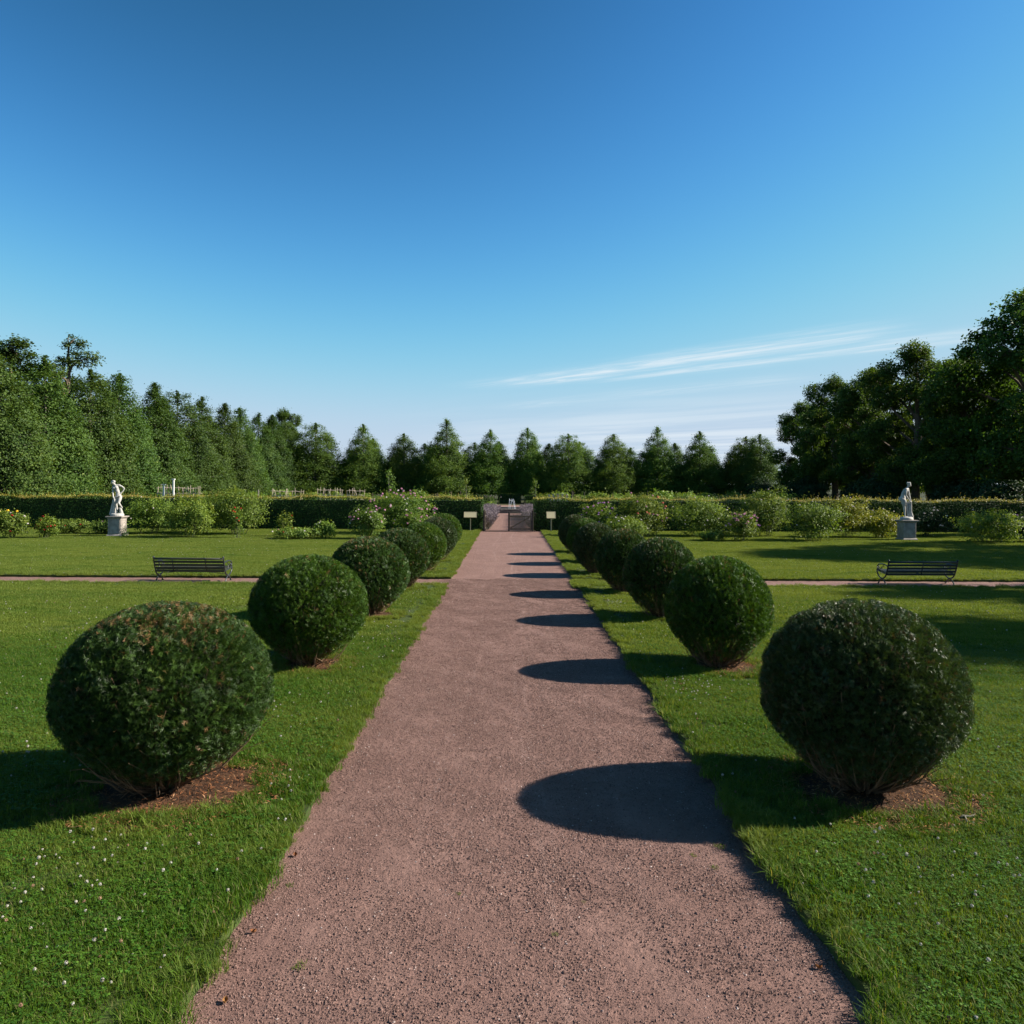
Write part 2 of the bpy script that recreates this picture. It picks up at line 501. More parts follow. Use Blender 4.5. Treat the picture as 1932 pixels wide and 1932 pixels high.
def gravel_mat():
    m, b = new_mat('gravel')
    pos = b.n('ShaderNodeNewGeometry').outputs['Position']
    sep = b.n('ShaderNodeSeparateXYZ', {0: pos})
    streak = b.n('ShaderNodeCombineXYZ', {0: b.m('MULTIPLY', sep.outputs[0], 2.6), 1: b.m('MULTIPLY', sep.outputs[1], 0.30), 2: 0.0}).outputs[0]
    cc = b.mix(b.ss(b.noise(pos, 1.1, 5, 0.62), 0.33, 0.68), (0.188, 0.106, 0.086), (0.226, 0.132, 0.108))
    cc = b.mix(b.m('MULTIPLY', b.ss(b.noise(streak, 1.0, 4, 0.6, 0.4), 0.5, 0.72), 0.28), cc, (0.240, 0.150, 0.122))
    cc = b.mix(b.m('MULTIPLY', b.ss(b.noise(pos, 9, 6, 0.75, 0.8), 0.50, 0.64), 0.5), cc, (0.125, 0.072, 0.060))
    grain = b.noise(pos, 75, 5, 0.75)
    cc = b.mix(b.ss(grain, 0.50, 0.80), cc, (0.070, 0.043, 0.039))
    cc = b.mix(b.m('MULTIPLY', b.ss(b.noise(pos, 130, 2, 0.5), 0.63, 0.75), 0.7), cc, (0.31, 0.225, 0.195))
    # faint wheel tracks wandering along the walk
    trk = None
    for x0, wd, am, ph in ((0.22, 0.030, 0.5, 0.0), (0.36, 0.025, 0.4, 0.2), (-0.62, 0.05, 0.3, 2.0), (0.95, 0.05, 0.25, 4.0)):
        dx = b.m('SUBTRACT', sep.outputs[0], b.m('ADD', x0, b.m('MULTIPLY', b.m('SINE', b.m('ADD', b.m('MULTIPLY', sep.outputs[1], 0.42), ph)), 0.13)))
        q = b.m('DIVIDE', dx, wd)
        g = b.m('MULTIPLY', b.m('POWER', 2.718, b.m('MULTIPLY', b.m('MULTIPLY', q, q), -1.0)), am)
        trk = g if trk is None else b.m('MAXIMUM', trk, g)
    trk = b.m('MULTIPLY', trk, b.ss(b.noise(streak, 1.7, 4, 0.65), 0.42, 0.62))
    cc = b.mix(trk, cc, (0.30, 0.195, 0.165))
    p = b.n('ShaderNodeBsdfPrincipled', {'Base Color': cc, 'Roughness': 0.9, 'Specular IOR Level': 0.25})
    h = b.m('ADD', b.m('MULTIPLY', b.noise(pos, 60, 5, 0.7), 0.35), b.m('ADD', b.m('MULTIPLY', b.noise(streak, 3.0, 4, 0.6, 0.8), 0.35), b.m('MULTIPLY', b.noise(pos, 8, 6, 0.7, 0.6), 1.5)))
    bp = b.n('ShaderNodeBump', {'Strength': 0.75, 'Distance': 0.032, 'Height': h})
    b.t.links.new(bp.outputs[0], p.inputs['Normal'])
    return finish(m, b, p.outputs[0])


M['gravel'] = gravel_mat()
M['pebble'] = leaf_mat('pebble', (0.085, 0.048, 0.040), (0.215, 0.128, 0.104), (0.44, 0.36, 0.33), 0.8, 0.3, 0.0, hue_var=0.0, val_var=0.0)


def water_mat():
    m, b = new_mat('fountain_water')
    p = b.n('ShaderNodeBsdfPrincipled', {'Base Color': (0.02, 0.035, 0.04, 1), 'Roughness': 0.06, 'Specular IOR Level': 0.5})
    pos = b.n('ShaderNodeNewGeometry').outputs['Position']
    bp = b.n('ShaderNodeBump', {'Strength': 0.3, 'Distance': 0.05, 'Height': b.noise(pos, 4, 3)})
    b.t.links.new(bp.outputs[0], p.inputs['Normal'])
    finish(m, b, p.outputs[0])
    m2, b2 = new_mat('water_spray')
    p2 = b2.n('ShaderNodeBsdfPrincipled', {'Base Color': (0.9, 0.93, 0.97, 1), 'Roughness': 0.2})
    t2 = b2.n('ShaderNodeBsdfTranslucent', {'Color': (0.9, 0.94, 1.0, 1)})
    mx = b2.n('ShaderNodeMixShader', {0: 0.5, 1: p2.outputs[0], 2: t2.outputs[0]})
    finish(m2, b2, mx.outputs[0])
    return m, m2


M['water'], M['spray'] = water_mat()

# ------------------------------------------------------------------ ground, paths, lawns
PATH_L, PATH_R = -1.82, 2.06
CROSS0, CROSS1 = 22.2, 23.9
HEDGE_Y = 47.4
LAWN_Z = 0.06


def sheet(name, pts, z, mat):
    return tag(link(name, mesh_np(name, [(x, y, z) for x, y in pts], [tuple(range(len(pts)))], mat)), kind='structure')


sheet('ground', [(-3000, -400), (3000, -400), (3000, 5000), (-3000, 5000)], -0.05, M['wood_floor'])
sheet('garden_ground', [(-31, 48.3), (31, 48.3), (31, 106), (-31, 106)], -0.03, M['garden_soil'])


def path_mesh(name, x0, x1, y0, y1, nx, ny, z):
    xs, ys = np.linspace(x0, x1, nx), np.linspace(y0, y1, ny)
    X, Y = np.meshgrid(xs, ys, indexing='ij')
    Z = np.full_like(X, z)
    if nx > 8:
        r = np.random.default_rng(3)
        for k in range(60):      # gentle ruts along the walk and shallow hollows
            fx, fy = r.uniform(1.5, 9), r.uniform(0.2, 7)
            Z += 0.00028 * np.sin(fx * X + fy * Y + r.uniform(0, 6.3)) * r.uniform(0.3, 1)
        for x in (-0.55, 0.25, 0.42, 0.95):
            Z -= 0.0025 * np.exp(-((X - x - 0.12 * np.sin(Y * 0.5 + x * 9)) / 0.05) ** 2) * (0.5 + 0.5 * np.sin(Y * 1.1 + x * 5))
    i, j = np.meshgrid(np.arange(nx - 1), np.arange(ny - 1), indexing='ij')
    q = lambda a, c: (a * ny + c)
    F = np.stack([q(i, j), q(i + 1, j), q(i + 1, j + 1), q(i, j + 1)], -1).reshape(-1, 4)
    return tag(link(name, mesh_np(name, np.stack([X, Y, Z], -1).reshape(-1, 3), F, M['gravel'], smooth=True)), kind='structure')


path_mesh('gravel_path', PATH_L - 0.35, PATH_R + 0.35, 1.5, HEDGE_Y + 0.2, 90, 460, 0.0)
path_mesh('side_path', -40, PATH_L - 0.36, CROSS0 - 0.3, CROSS1 + 0.3, 2, 2, -0.004)
path_mesh('side_path', PATH_R + 0.36, 40, CROSS0 - 0.3, CROSS1 + 0.3, 2, 2, -0.004)
path_mesh('garden_path', -1.55, 1.65, HEDGE_Y + 0.21, 104, 2, 2, -0.006)


def edge_noise(y, seed):
    return 0.016 * np.sin(y * 2.1 + seed) + 0.016 * np.sin(y * 5.3 + seed * 2) + 0.015 * np.sin(y * 11.7 + seed * 3)


def lawn(y0, y1, side):
    """raised turf with a ragged cut edge on its path side and on its side-path edge"""
    n = int((y1 - y0) / 0.12)
    ys = np.linspace(y0, y1, n)
    xe = (PATH_L + edge_noise(ys, 1)) if side < 0 else (PATH_R + edge_noise(ys, 4))
    xo = np.full(n, side * 33.0)
    mb = MB()
    top0 = np.stack([xe, ys, np.full(n, LAWN_Z)], -1)
    top1 = np.stack([xo, ys, np.full(n, LAWN_Z)], -1)
    bot0 = np.stack([xe - side * 0.02, ys, np.full(n, -0.02)], -1)
    i = np.arange(n - 1)
    V = np.concatenate([top0, top1, bot0])
    F = np.concatenate([np.stack([i, i + 1, n + i + 1, n + i], -1), np.stack([i, 2 * n + i, 2 * n + i + 1, i + 1], -1)])
    mb.add(V, F)
    for yy in (y0, y1):
        a, c = (xe[0] if yy == y0 else xe[-1]), side * 33.0
        mb.add([(a, yy, LAWN_Z), (c, yy, LAWN_Z), (c, yy, -0.02), (a, yy, -0.02)], [(0, 1, 2, 3)])
    return tag(mb.build('lawn', M['turf']), kind='structure')


for sd_ in (-1, 1):
    lawn(1.0, CROSS0, sd_)
    lawn(CROSS1, HEDGE_Y + 0.4, sd_)

# clipped yew balls: x, y, radius, height, mesh kind, material, bare-soil radius
BALLS = [
    ('L', -3.29, 7.40, 1.010, 1.75, 0, 'yew_dark', 0.84),
    ('L', -3.22, 12.4, 0.93, 1.74, 2, 'yew_bright', 0.55),
    ('L', -3.10, 17.0, 0.90, 1.72, 3, 'yew_dark', 0.55),
    ('L', -3.02, 21.3, 0.83, 1.66, 4, 'yew_dark', 0.42),
    ('L', -2.86, 25.4, 0.80, 1.62, 2, 'yew_bright', 0.42),
    ('L', -2.74, 29.0, 0.79, 1.62, 3, 'yew_bronze', 0.40),
    ('L', -2.80, 33.0, 0.78, 1.60, 4, 'yew_bright', 0.40),
    ('R', 3.415, 7.45, 0.965, 1.80, 1, 'yew_bronze', 0.80),
    ('R', 3.38, 12.4, 0.84, 1.76, 2, 'yew_bright', 0.60),
    ('R', 3.34, 16.9, 0.82, 1.74, 4, 'yew_dark', 0.48),
    ('R', 3.10, 20.8, 0.77, 1.70, 3, 'yew_dark', 0.42),
    ('R', 2.82, 25.0, 0.75, 1.66, 4, 'yew_bronze', 0.42),
    ('R', 2.86, 28.6, 0.72, 1.62, 2, 'yew_bright', 0.40),
    ('R', 2.80, 32.5, 0.72, 1.60, 3, 'yew_bronze', 0.40),
]


def mulch_patch(x, y, r_, seed, shift=0.1):
    r = np.random.default_rng(seed)
    k = 40
    an = np.arange(k) * 2 * math.pi / k
    rad = r_ * (1 + 0.10 * np.sin(2 * an + r.uniform(0, 6)) + 0.08 * np.sin(5 * an + r.uniform(0, 6)) + 0.04 * r.normal(size=k))
    P = np.stack([x + shift + rad * 1.12 * np.cos(an), y + rad * np.sin(an) - 0.05, np.full(k, LAWN_Z + 0.006)], -1)
    V = np.concatenate([P, [[x, y, LAWN_Z + 0.03]]])
    F = np.stack([np.arange(k), (np.arange(k) + 1) % k, np.full(k, k)], -1)
    o = tag(link('bare_soil', mesh_np('bare_soil', V, F, M['mulch'])), kind='structure')
    n = int(2600 * r_ * r_ / 0.5) if y < 14 else 150
    a2, rr = r.uniform(0, 6.283, n), r_ * np.sqrt(r.uniform(0, 1.45, n))
    C = np.stack([x + shift + rr * np.cos(a2) * 1.1, y - 0.05 + rr * np.sin(a2), np.full(n, LAWN_Z + 0.02) + r.uniform(0, 0.03, n)], -1)
    N = unit(np.stack([r.normal(0, .35, n), r.normal(0, .35, n), np.ones(n)], -1))
    V, F = leaves(C, N, r.uniform(0.02, 0.07, n), r.uniform(0.004, 0.012, n), r)
    tag(link('needle_litter', mesh_np('needle_litter', V, F, M['litter'], {'rnd': np.repeat(r.uniform(0, 1, n), 4)}), o), kind='stuff')


for i, b_ in enumerate(BALLS):
    mulch_patch(b_[1], b_[2], b_[7], 100 + i)

# ------------------------------------------------------------------ grass, clover, gravel by instancing (uncountable)


def gn_scatter(name, pts, protos, scales, label, cat, seed=0, tilt=0.0):
    """one object: its vertices carry random copies of the prototype meshes"""
    pc = bpy.data.collections.new(name + '_source')
    for me in protos:
        pc.objects.link(bpy.data.objects.new(me.name, me))
    me = bpy.data.meshes.new(name)
    me.vertices.add(len(pts))
    me.vertices.foreach_set('co', np.asarray(pts, dtype=np.float32).ravel())
    at = me.attributes.new('sc', 'FLOAT', 'POINT')
    at.data.foreach_set('value', np.asarray(scales, dtype=np.float32))
    o = link(name, me)
    ng = bpy.data.node_groups.new(name, 'GeometryNodeTree')
    ng.interface.new_socket('Geometry', in_out='INPUT', socket_type='NodeSocketGeometry')
    ng.interface.new_socket('Geometry', in_out='OUTPUT', socket_type='NodeSocketGeometry')
    gi, go = ng.nodes.new('NodeGroupInput'), ng.nodes.new('NodeGroupOutput')
    ip = ng.nodes.new('GeometryNodeInstanceOnPoints')
    ci = ng.nodes.new('GeometryNodeCollectionInfo')
    ci.inputs['Collection'].default_value = pc
    ci.inputs['Separate Children'].default_value = True
    ci.inputs['Reset Children'].default_value = True
    ri = ng.nodes.new('FunctionNodeRandomValue')
    ri.data_type = 'INT'
    [s for s in ri.inputs if s.name == 'Min' and s.type == 'INT'][0].default_value = 0
    [s for s in ri.inputs if s.name == 'Max' and s.type == 'INT'][0].default_value = len(protos) - 1
    rr = ng.nodes.new('FunctionNodeRandomValue')
    rr.data_type = 'FLOAT_VECTOR'
    [s for s in rr.inputs if s.name == 'Min' and s.type == 'VECTOR'][0].default_value = (-tilt, -tilt, 0)
    [s for s in rr.inputs if s.name == 'Max' and s.type == 'VECTOR'][0].default_value = (tilt, tilt, 6.2832)
    for nd, sdv in ((ri, seed + 11), (rr, seed + 23)):
        nd.inputs['Seed'].default_value = sdv
    na = ng.nodes.new('GeometryNodeInputNamedAttribute')
    na.data_type = 'FLOAT'
    na.inputs['Name'].default_value = 'sc'
    L = ng.links.new
    L(gi.outputs[0], ip.inputs['Points'])
    L(ci.outputs[0], ip.inputs['Instance'])
    ip.inputs['Pick Instance'].default_value = True
    L([s for s in ri.outputs if s.type == 'INT'][0], ip.inputs['Instance Index'])
    L([s for s in rr.outputs if s.type == 'VECTOR'][0], ip.inputs['Rotation'])
    L([s for s in na.outputs if s.enabled][0], ip.inputs['Scale'])
    L(ip.outputs[0], go.inputs[0])
    md = o.modifiers.new('scatter', 'NODES')
    md.node_group = ng
    return tag(o, label, cat, kind='stuff')


def blades(n, rad, h0, h1, w, r, lean=0.6, clover=0):
    an, rr = r.uniform(0, 6.283, n), rad * np.sqrt(r.uniform(0, 1, n))
    B = np.stack([rr * np.cos(an), rr * np.sin(an), np.zeros(n)], -1)
    h = r.uniform(h0, h1, n) * r.uniform(0.7, 1.15, n)
    la = r.uniform(0, 6.283, n)
    D = np.stack([np.cos(la), np.sin(la), np.zeros(n)], -1)
    ln = (h * np.abs(r.normal(0, lean, n)))[:, None]
    side = np.stack([-np.sin(la), np.cos(la), np.zeros(n)], -1)
    ww = (w * r.uniform(0.6, 1.3, n))[:, None]
    up = np.array([0, 0, 1.0])
    V = np.stack([B - side * ww * .5, B + side * ww * .5,
                  B + D * ln * .35 + up * h[:, None] * .6 - side * ww * .42, B + D * ln * .35 + up * h[:, None] * .6 + side * ww * .42,
                  B + D * ln + up * h[:, None]], 1).reshape(-1, 3)
    k = np.arange(n)[:, None] * 5
    T = np.concatenate([k + np.array([0, 1, 3]), k + np.array([0, 3, 2]), k + np.array([2, 3, 4])])
    a = np.repeat(r.uniform(0, 1, n), 5)
    me_args = [V, T, a]
    if clover:
        an, rr = r.uniform(0, 6.283, clover), rad * np.sqrt(r.uniform(0, 1, clover))
        C0 = np.stack([rr * np.cos(an), rr * np.sin(an), r.uniform(h0, h1, clover) * 0.75], -1)
        Vs, Ts = [], []
        for q in range(3):
            t = r.uniform(0, 6.283, clover) * 0 + an + q * 2.094
            d = np.stack([np.cos(t), np.sin(t), r.normal(0, .2, clover)], -1)
            s2 = np.stack([-np.sin(t), np.cos(t), r.normal(0, .2, clover)], -1)
            sz = r.uniform(0.010, 0.017, clover)[:, None]
            Vs.append(np.stack([C0, C0 + d * sz * .7 + s2 * sz * .55, C0 + d * sz * 1.25, C0 + d * sz * .7 - s2 * sz * .55], 1).reshape(-1, 3))
        Vc = np.concatenate(Vs)
        Fc = np.arange(len(Vc)).reshape(-1, 4)
        return V, T, a, Vc, Fc, r.uniform(0, 1, len(Fc)).repeat(4)
    return V, T, a, None, None, None


def blade_mesh(name, *args, **kw):
    V, T, a, Vc, Fc, ac = blades(*args, **kw)
    if Vc is None:
        return mesh_np(name, V, T, M['grass'], {'rnd': a})
    me = mesh_np(name, np.concatenate([V, Vc]), [Fc + len(V), T], [M['grass'], M['clover_leaf']], {'rnd': np.concatenate([a, ac])})
    mi = np.zeros(len(Fc) + len(T), dtype=np.int32)
    mi[:len(Fc)] = 1
    me.polygons.foreach_set('material_index', mi)
    return me


def lawn_points(y0, y1, step, r, inset, edge=0.0, tail=0.0):
    xs = np.arange(-33, 33, step)
    ys = np.arange(y0, y1, step)
    X, Y = np.meshgrid(xs, ys)
    X = X.ravel() + r.uniform(-.5, .5, X.size) * step
    Y = Y.ravel() + r.uniform(-.5, .5, Y.size) * step
    k = np.abs(X) < 0.70 * Y + 1.6
    k &= (X < PATH_L + edge_noise(Y, 1) - inset) | (X > PATH_R + edge_noise(Y, 4) + inset)
    k &= ~((Y > CROSS0 - inset) & (Y < CROSS1 + inset))
    k &= Y < HEDGE_Y
    for b_ in BALLS:
        k &= (((X - b_[1] - 0.1) / 1.12) ** 2 + (Y - b_[2] + 0.05) ** 2) > (b_[7] + inset * 0.55) ** 2
    return np.stack([X[k], Y[k], np.full(k.sum(), LAWN_Z)], -1)


r_ = np.random.default_rng(21)
near = [blade_mesh('near_turf', 950, 0.30, 0.03, 0.062, 0.0042, np.random.default_rng(30 + i), lean=0.75, clover=(130 if i < 2 else 40)) for i in range(4)]
far = [blade_mesh('far_turf', 1300, 0.55, 0.025, 0.05, 0.0085, np.random.default_rng(40 + i), lean=0.7) for i in range(3)]
P1 = lawn_points(3.0, 14.0, 0.27, r_, 0.22)
P2 = lawn_points(14.0, HEDGE_Y, 0.50, r_, 0.44)


def turf_scale(P, r):
    s = 1 + 0.22 * np.sin(P[:, 0] * 1.7 + 2 * np.sin(P[:, 1] * .9)) * np.sin(P[:, 1] * 1.3) + r.normal(0, 0.13, len(P))
    return np.clip(s, 0.65, 1.5)


gn_scatter('lawn_grass', P1, near, turf_scale(P1, r_), 'short green grass and clover of the nearer lawns', 'grass', 1, 0.05)
gn_scatter('distant_lawn_grass', P2, far, np.clip(turf_scale(P2, r_), .8, 1.25), 'short sunlit grass of the lawns farther back', 'grass', 2, 0.02)

# longer grass along every cut edge and round the bare soil
tufts = [blade_mesh('edge_tuft', 110, 0.085, 0.035, 0.078, 0.0045, np.random.default_rng(50 + i), lean=0.95) for i in range(4)]
E_ = []
for side, x0, sdn in ((-1, PATH_L, 1), (1, PATH_R, 4)):
    for y0, y1 in ((3.0, CROSS0), (CROSS1, HEDGE_Y)):
        yy = np.arange(y0, y1, 0.034)
        yy = yy + r_.uniform(-.03, .03, len(yy))
        xx = x0 + edge_noise(yy, sdn) + side * r_.uniform(-0.06, 0.26, len(yy))
        E_.append(np.stack([xx, yy, np.full(len(yy), LAWN_Z - 0.005)], -1))
for yc, dy in ((CROSS0, -1), (CROSS1, 1)):
    for s0, s1 in ((-17, PATH_L), (PATH_R, 17)):
        xx = np.arange(s0, s1, 0.05)
        E_.append(np.stack([xx, yc + dy * r_.uniform(-0.05, 0.3, len(xx)), np.full(len(xx), LAWN_Z - 0.005)], -1))
for b_ in BALLS:
    n = int(300 * b_[7])
    an = r_.uniform(0, 6.283, n)
    rr = b_[7] * r_.uniform(0.78, 1.28, n)
    E_.append(np.stack([b_[1] + .1 + 1.12 * rr * np.cos(an), b_[2] - .05 + rr * np.sin(an), np.full(n, LAWN_Z)], -1))
# overgrown mouth of the right-hand side path
n = 420
E_.append(np.stack([PATH_R - 0.15 + np.abs(r_.normal(0, 0.55, n)), r_.uniform(CROSS0 - .3, CROSS1 - 0.35, n), np.full(n, 0.01)], -1))
n = 240
E_.append(np.stack([PATH_R - 0.05 + np.abs(r_.normal(0, 0.2, n)), r_.normal(6.45, 0.35, n), np.full(n, LAWN_Z)], -1))
E_ = np.concatenate(E_)
E_ = E_[np.abs(E_[:, 0]) < 0.7 * E_[:, 1] + 1]
gn_scatter('edge_grass', E_, tufts, np.clip(r_.normal(0.95, 0.25, len(E_)), 0.5, 1.8), 'longer ragged grass along the cut lawn edges', 'grass', 3, 0.2)

# clover heads


def clover_head(name, mat, r):
    mb = MB()
    n = 26
    d = rdir(n, r)
    C = d * 0.0095 + np.array([0.006, 0, 0.075])
    V, F = leaves(C, d, 0.012, 0.008, r)
    mb.add(V, F, np.repeat(r.uniform(0, 1, n), 4))
    return mb.mesh(name, mat)


heads = [clover_head('clover_head', M['clover_white'], np.random.default_rng(60 + i)) for i in range(4)] + [clover_head('clover_seed_head', M['clover_brown'], np.random.default_rng(66))]
C_ = []
for k in range(420):
    y = 3.4 + 42 * r_.uniform(0, 1) ** 1.5
    x = r_.uniform(-0.7, 0.7) * y
    n = 1 + r_.poisson(4 + y * 0.25)
    C_.append(np.stack([x + r_.normal(0, 0.25 + 0.03 * y, n), y + r_.normal(0, 0.25 + 0.03 * y, n), np.full(n, LAWN_Z - 0.012)], -1))
for (x, y, s, n) in ((-2.9, 5.5, .5, 26), (2.9, 5.9, .45, 36), (3.5, 5.6, .45, 36), (2.6, 11.0, .35, 60), (2.45, 18.9, .3, 46), (-2.6, 9.6, .5, 40), (4.4, 5.4, .5, 20), (-5.2, 19.5, 1.2, 60), (-7, 27.5, 1.5, 110), (-4.4, 5.6, .5, 18), (-3.5, 5.2, .4, 14)):
    C_.append(np.stack([r_.normal(x, s, n), r_.normal(y, s, n), np.full(n, LAWN_Z - 0.012)], -1))
C_ = np.concatenate(C_)
k = ((C_[:, 0] < PATH_L - 0.05) | (C_[:, 0] > PATH_R + 0.05)) & ~((C_[:, 1] > CROSS0) & (C_[:, 1] < CROSS1)) & (C_[:, 1] < HEDGE_Y) & (C_[:, 1] > 3)
for b_ in BALLS:
    k &= ((C_[:, 0] - b_[1]) ** 2 + (C_[:, 1] - b_[2]) ** 2) > (b_[7] + .12) ** 2
C_ = C_[k]
gn_scatter('clover_flowers', C_, heads, np.clip(r_.normal(0.80, 0.2, len(C_)), .45, 1.3), 'small white clover flower heads dotted through the lawns', 'clover', 4, 0.25)


# loose gravel
def pebbles(name, n, rad, s0, s1, r):
    O = np.array([(1, 0, 0), (-1, 0, 0), (0, 1, 0), (0, -1, 0), (0, 0, 1), (0, 0, -1)], dtype=float)
    T = np.array([(0, 2, 4), (2, 1, 4), (1, 3, 4), (3, 0, 4), (2, 0, 5), (1, 2, 5), (3, 1, 5), (0, 3, 5)])
    an, rr = r.uniform(0, 6.283, n), rad * np.sqrt(r.uniform(0, 1, n))
    C = np.stack([rr * np.cos(an), rr * np.sin(an), np.zeros(n)], -1)
    s = (s0 + (s1 - s0) * r.uniform(0, 1, n) ** 5)[:, None, None] * r.uniform(0.55, 1.25, (n, 1, 3))
    V = O[None] * (1 + r.normal(0, .22, (n, 6, 1))) * s
    t = r.uniform(0, 6.283, n)
    c, sn = np.cos(t)[:, None], np.sin(t)[:, None]
    V = np.stack([V[..., 0] * c - V[..., 1] * sn, V[..., 0] * sn + V[..., 1] * c, V[..., 2] * 0.75], -1) + C[:, None]
    F = (np.arange(n)[:, None, None] * 6 + T[None]).reshape(-1, 3)
    a = np.repeat(np.clip(r.normal(0.46, 0.19, n), 0, 1), 6)
    return mesh_np(name, V.reshape(-1, 3), F, M['pebble'], {'rnd': a})


peb = [pebbles('loose_gravel', 760, 0.30, 0.0022, 0.0100, np.random.default_rng(70 + i)) for i in range(3)]
xs, ys = np.meshgrid(np.arange(PATH_L, PATH_R + .2, 0.27), np.concatenate([np.arange(3.3, 13, 0.27), np.arange(13, 24, 0.4)]))
P = np.stack([xs.ravel(), ys.ravel(), np.full(xs.size, 0.0025)], -1)
P[:, :2] += r_.uniform(-.12, .12, (len(P), 2))
gn_scatter('gravel_stones', P, peb, np.clip(r_.normal(1, .12, len(P)), .7, 1.4), 'fine reddish loose gravel covering the wide path', 'gravel', 5, 0.0)

# little weeds and fallen leaves on the gravel
for i, (x, y, s) in enumerate(((-1.28, 4.75, .8), (-1.62, 5.7, .6), (1.75, 6.35, .8), (1.62, 6.0, .6), (1.50, 6.2, .5), (0.32, 5.1, .4), (-0.35, 5.6, .35), (0.55, 5.5, .3))):
    t = link('path_weed', blade_mesh('path_weed', 46, 0.06, 0.012, 0.03, 0.006, np.random.default_rng(80 + i), lean=1.4))
    t.location = (x, y, 0.002)
    t.scale = (s, s, s)
    tag(t, ['small green weed on the gravel near the bottom left lawn edge', 'tiny weed on the gravel close to the left grass edge', 'green weed on the gravel beside the right lawn edge',
            'weed on the gravel just below the weed at the right lawn edge', 'leftmost of the three weeds near the right lawn edge', 'tiny weed in the middle of the gravel path',
            'faint weed left of the middle of the gravel path', 'faint weed right of the middle of the gravel path'][i], 'weed', 'weeds on the gravel path')
LEAF_LAB = ['curled dry brown leaf where the left lawn meets the gravel', 'dry leaf at the left lawn edge near the bottom of the photo', 'pale dry leaf farther up the left lawn edge', 'dry leaf in the shade of the right lawn edge near the bottom']
for i, (x, y) in enumerate(((-1.68, 5.10), (-1.62, 4.42), (-1.70, 6.15), (1.93, 4.75))):
    r = np.random.default_rng(90 + i)
    g = np.linspace(-1, 1, 5)
    X, Y = np.meshgrid(g, g, indexing='ij')
    w = 0.032 * (1 - np.abs(X) ** 2) ** .7 + 0.003
    V = np.stack([X * 0.020, Y * w * .45, 0.016 * Y ** 2 + 0.008 * X ** 2 + 0.004], -1).reshape(-1, 3)
    ii, jj = np.meshgrid(np.arange(4), np.arange(4), indexing='ij')
    F = np.stack([ii * 5 + jj, ii * 5 + 5 + jj, ii * 5 + 6 + jj, ii * 5 + 1 + jj], -1).reshape(-1, 4)
    o = link('fallen_leaf', mesh_np('fallen_leaf', V, F, M['litter'], {'rnd': np.full(25, .40)}))
    o.location = (x, y, 0.004)
    o.rotation_euler = (r.uniform(-.3, .3), r.uniform(-.3, .3), r.uniform(0, 6))
    tag(o, LEAF_LAB[i], 'leaf', 'fallen leaves along the path')


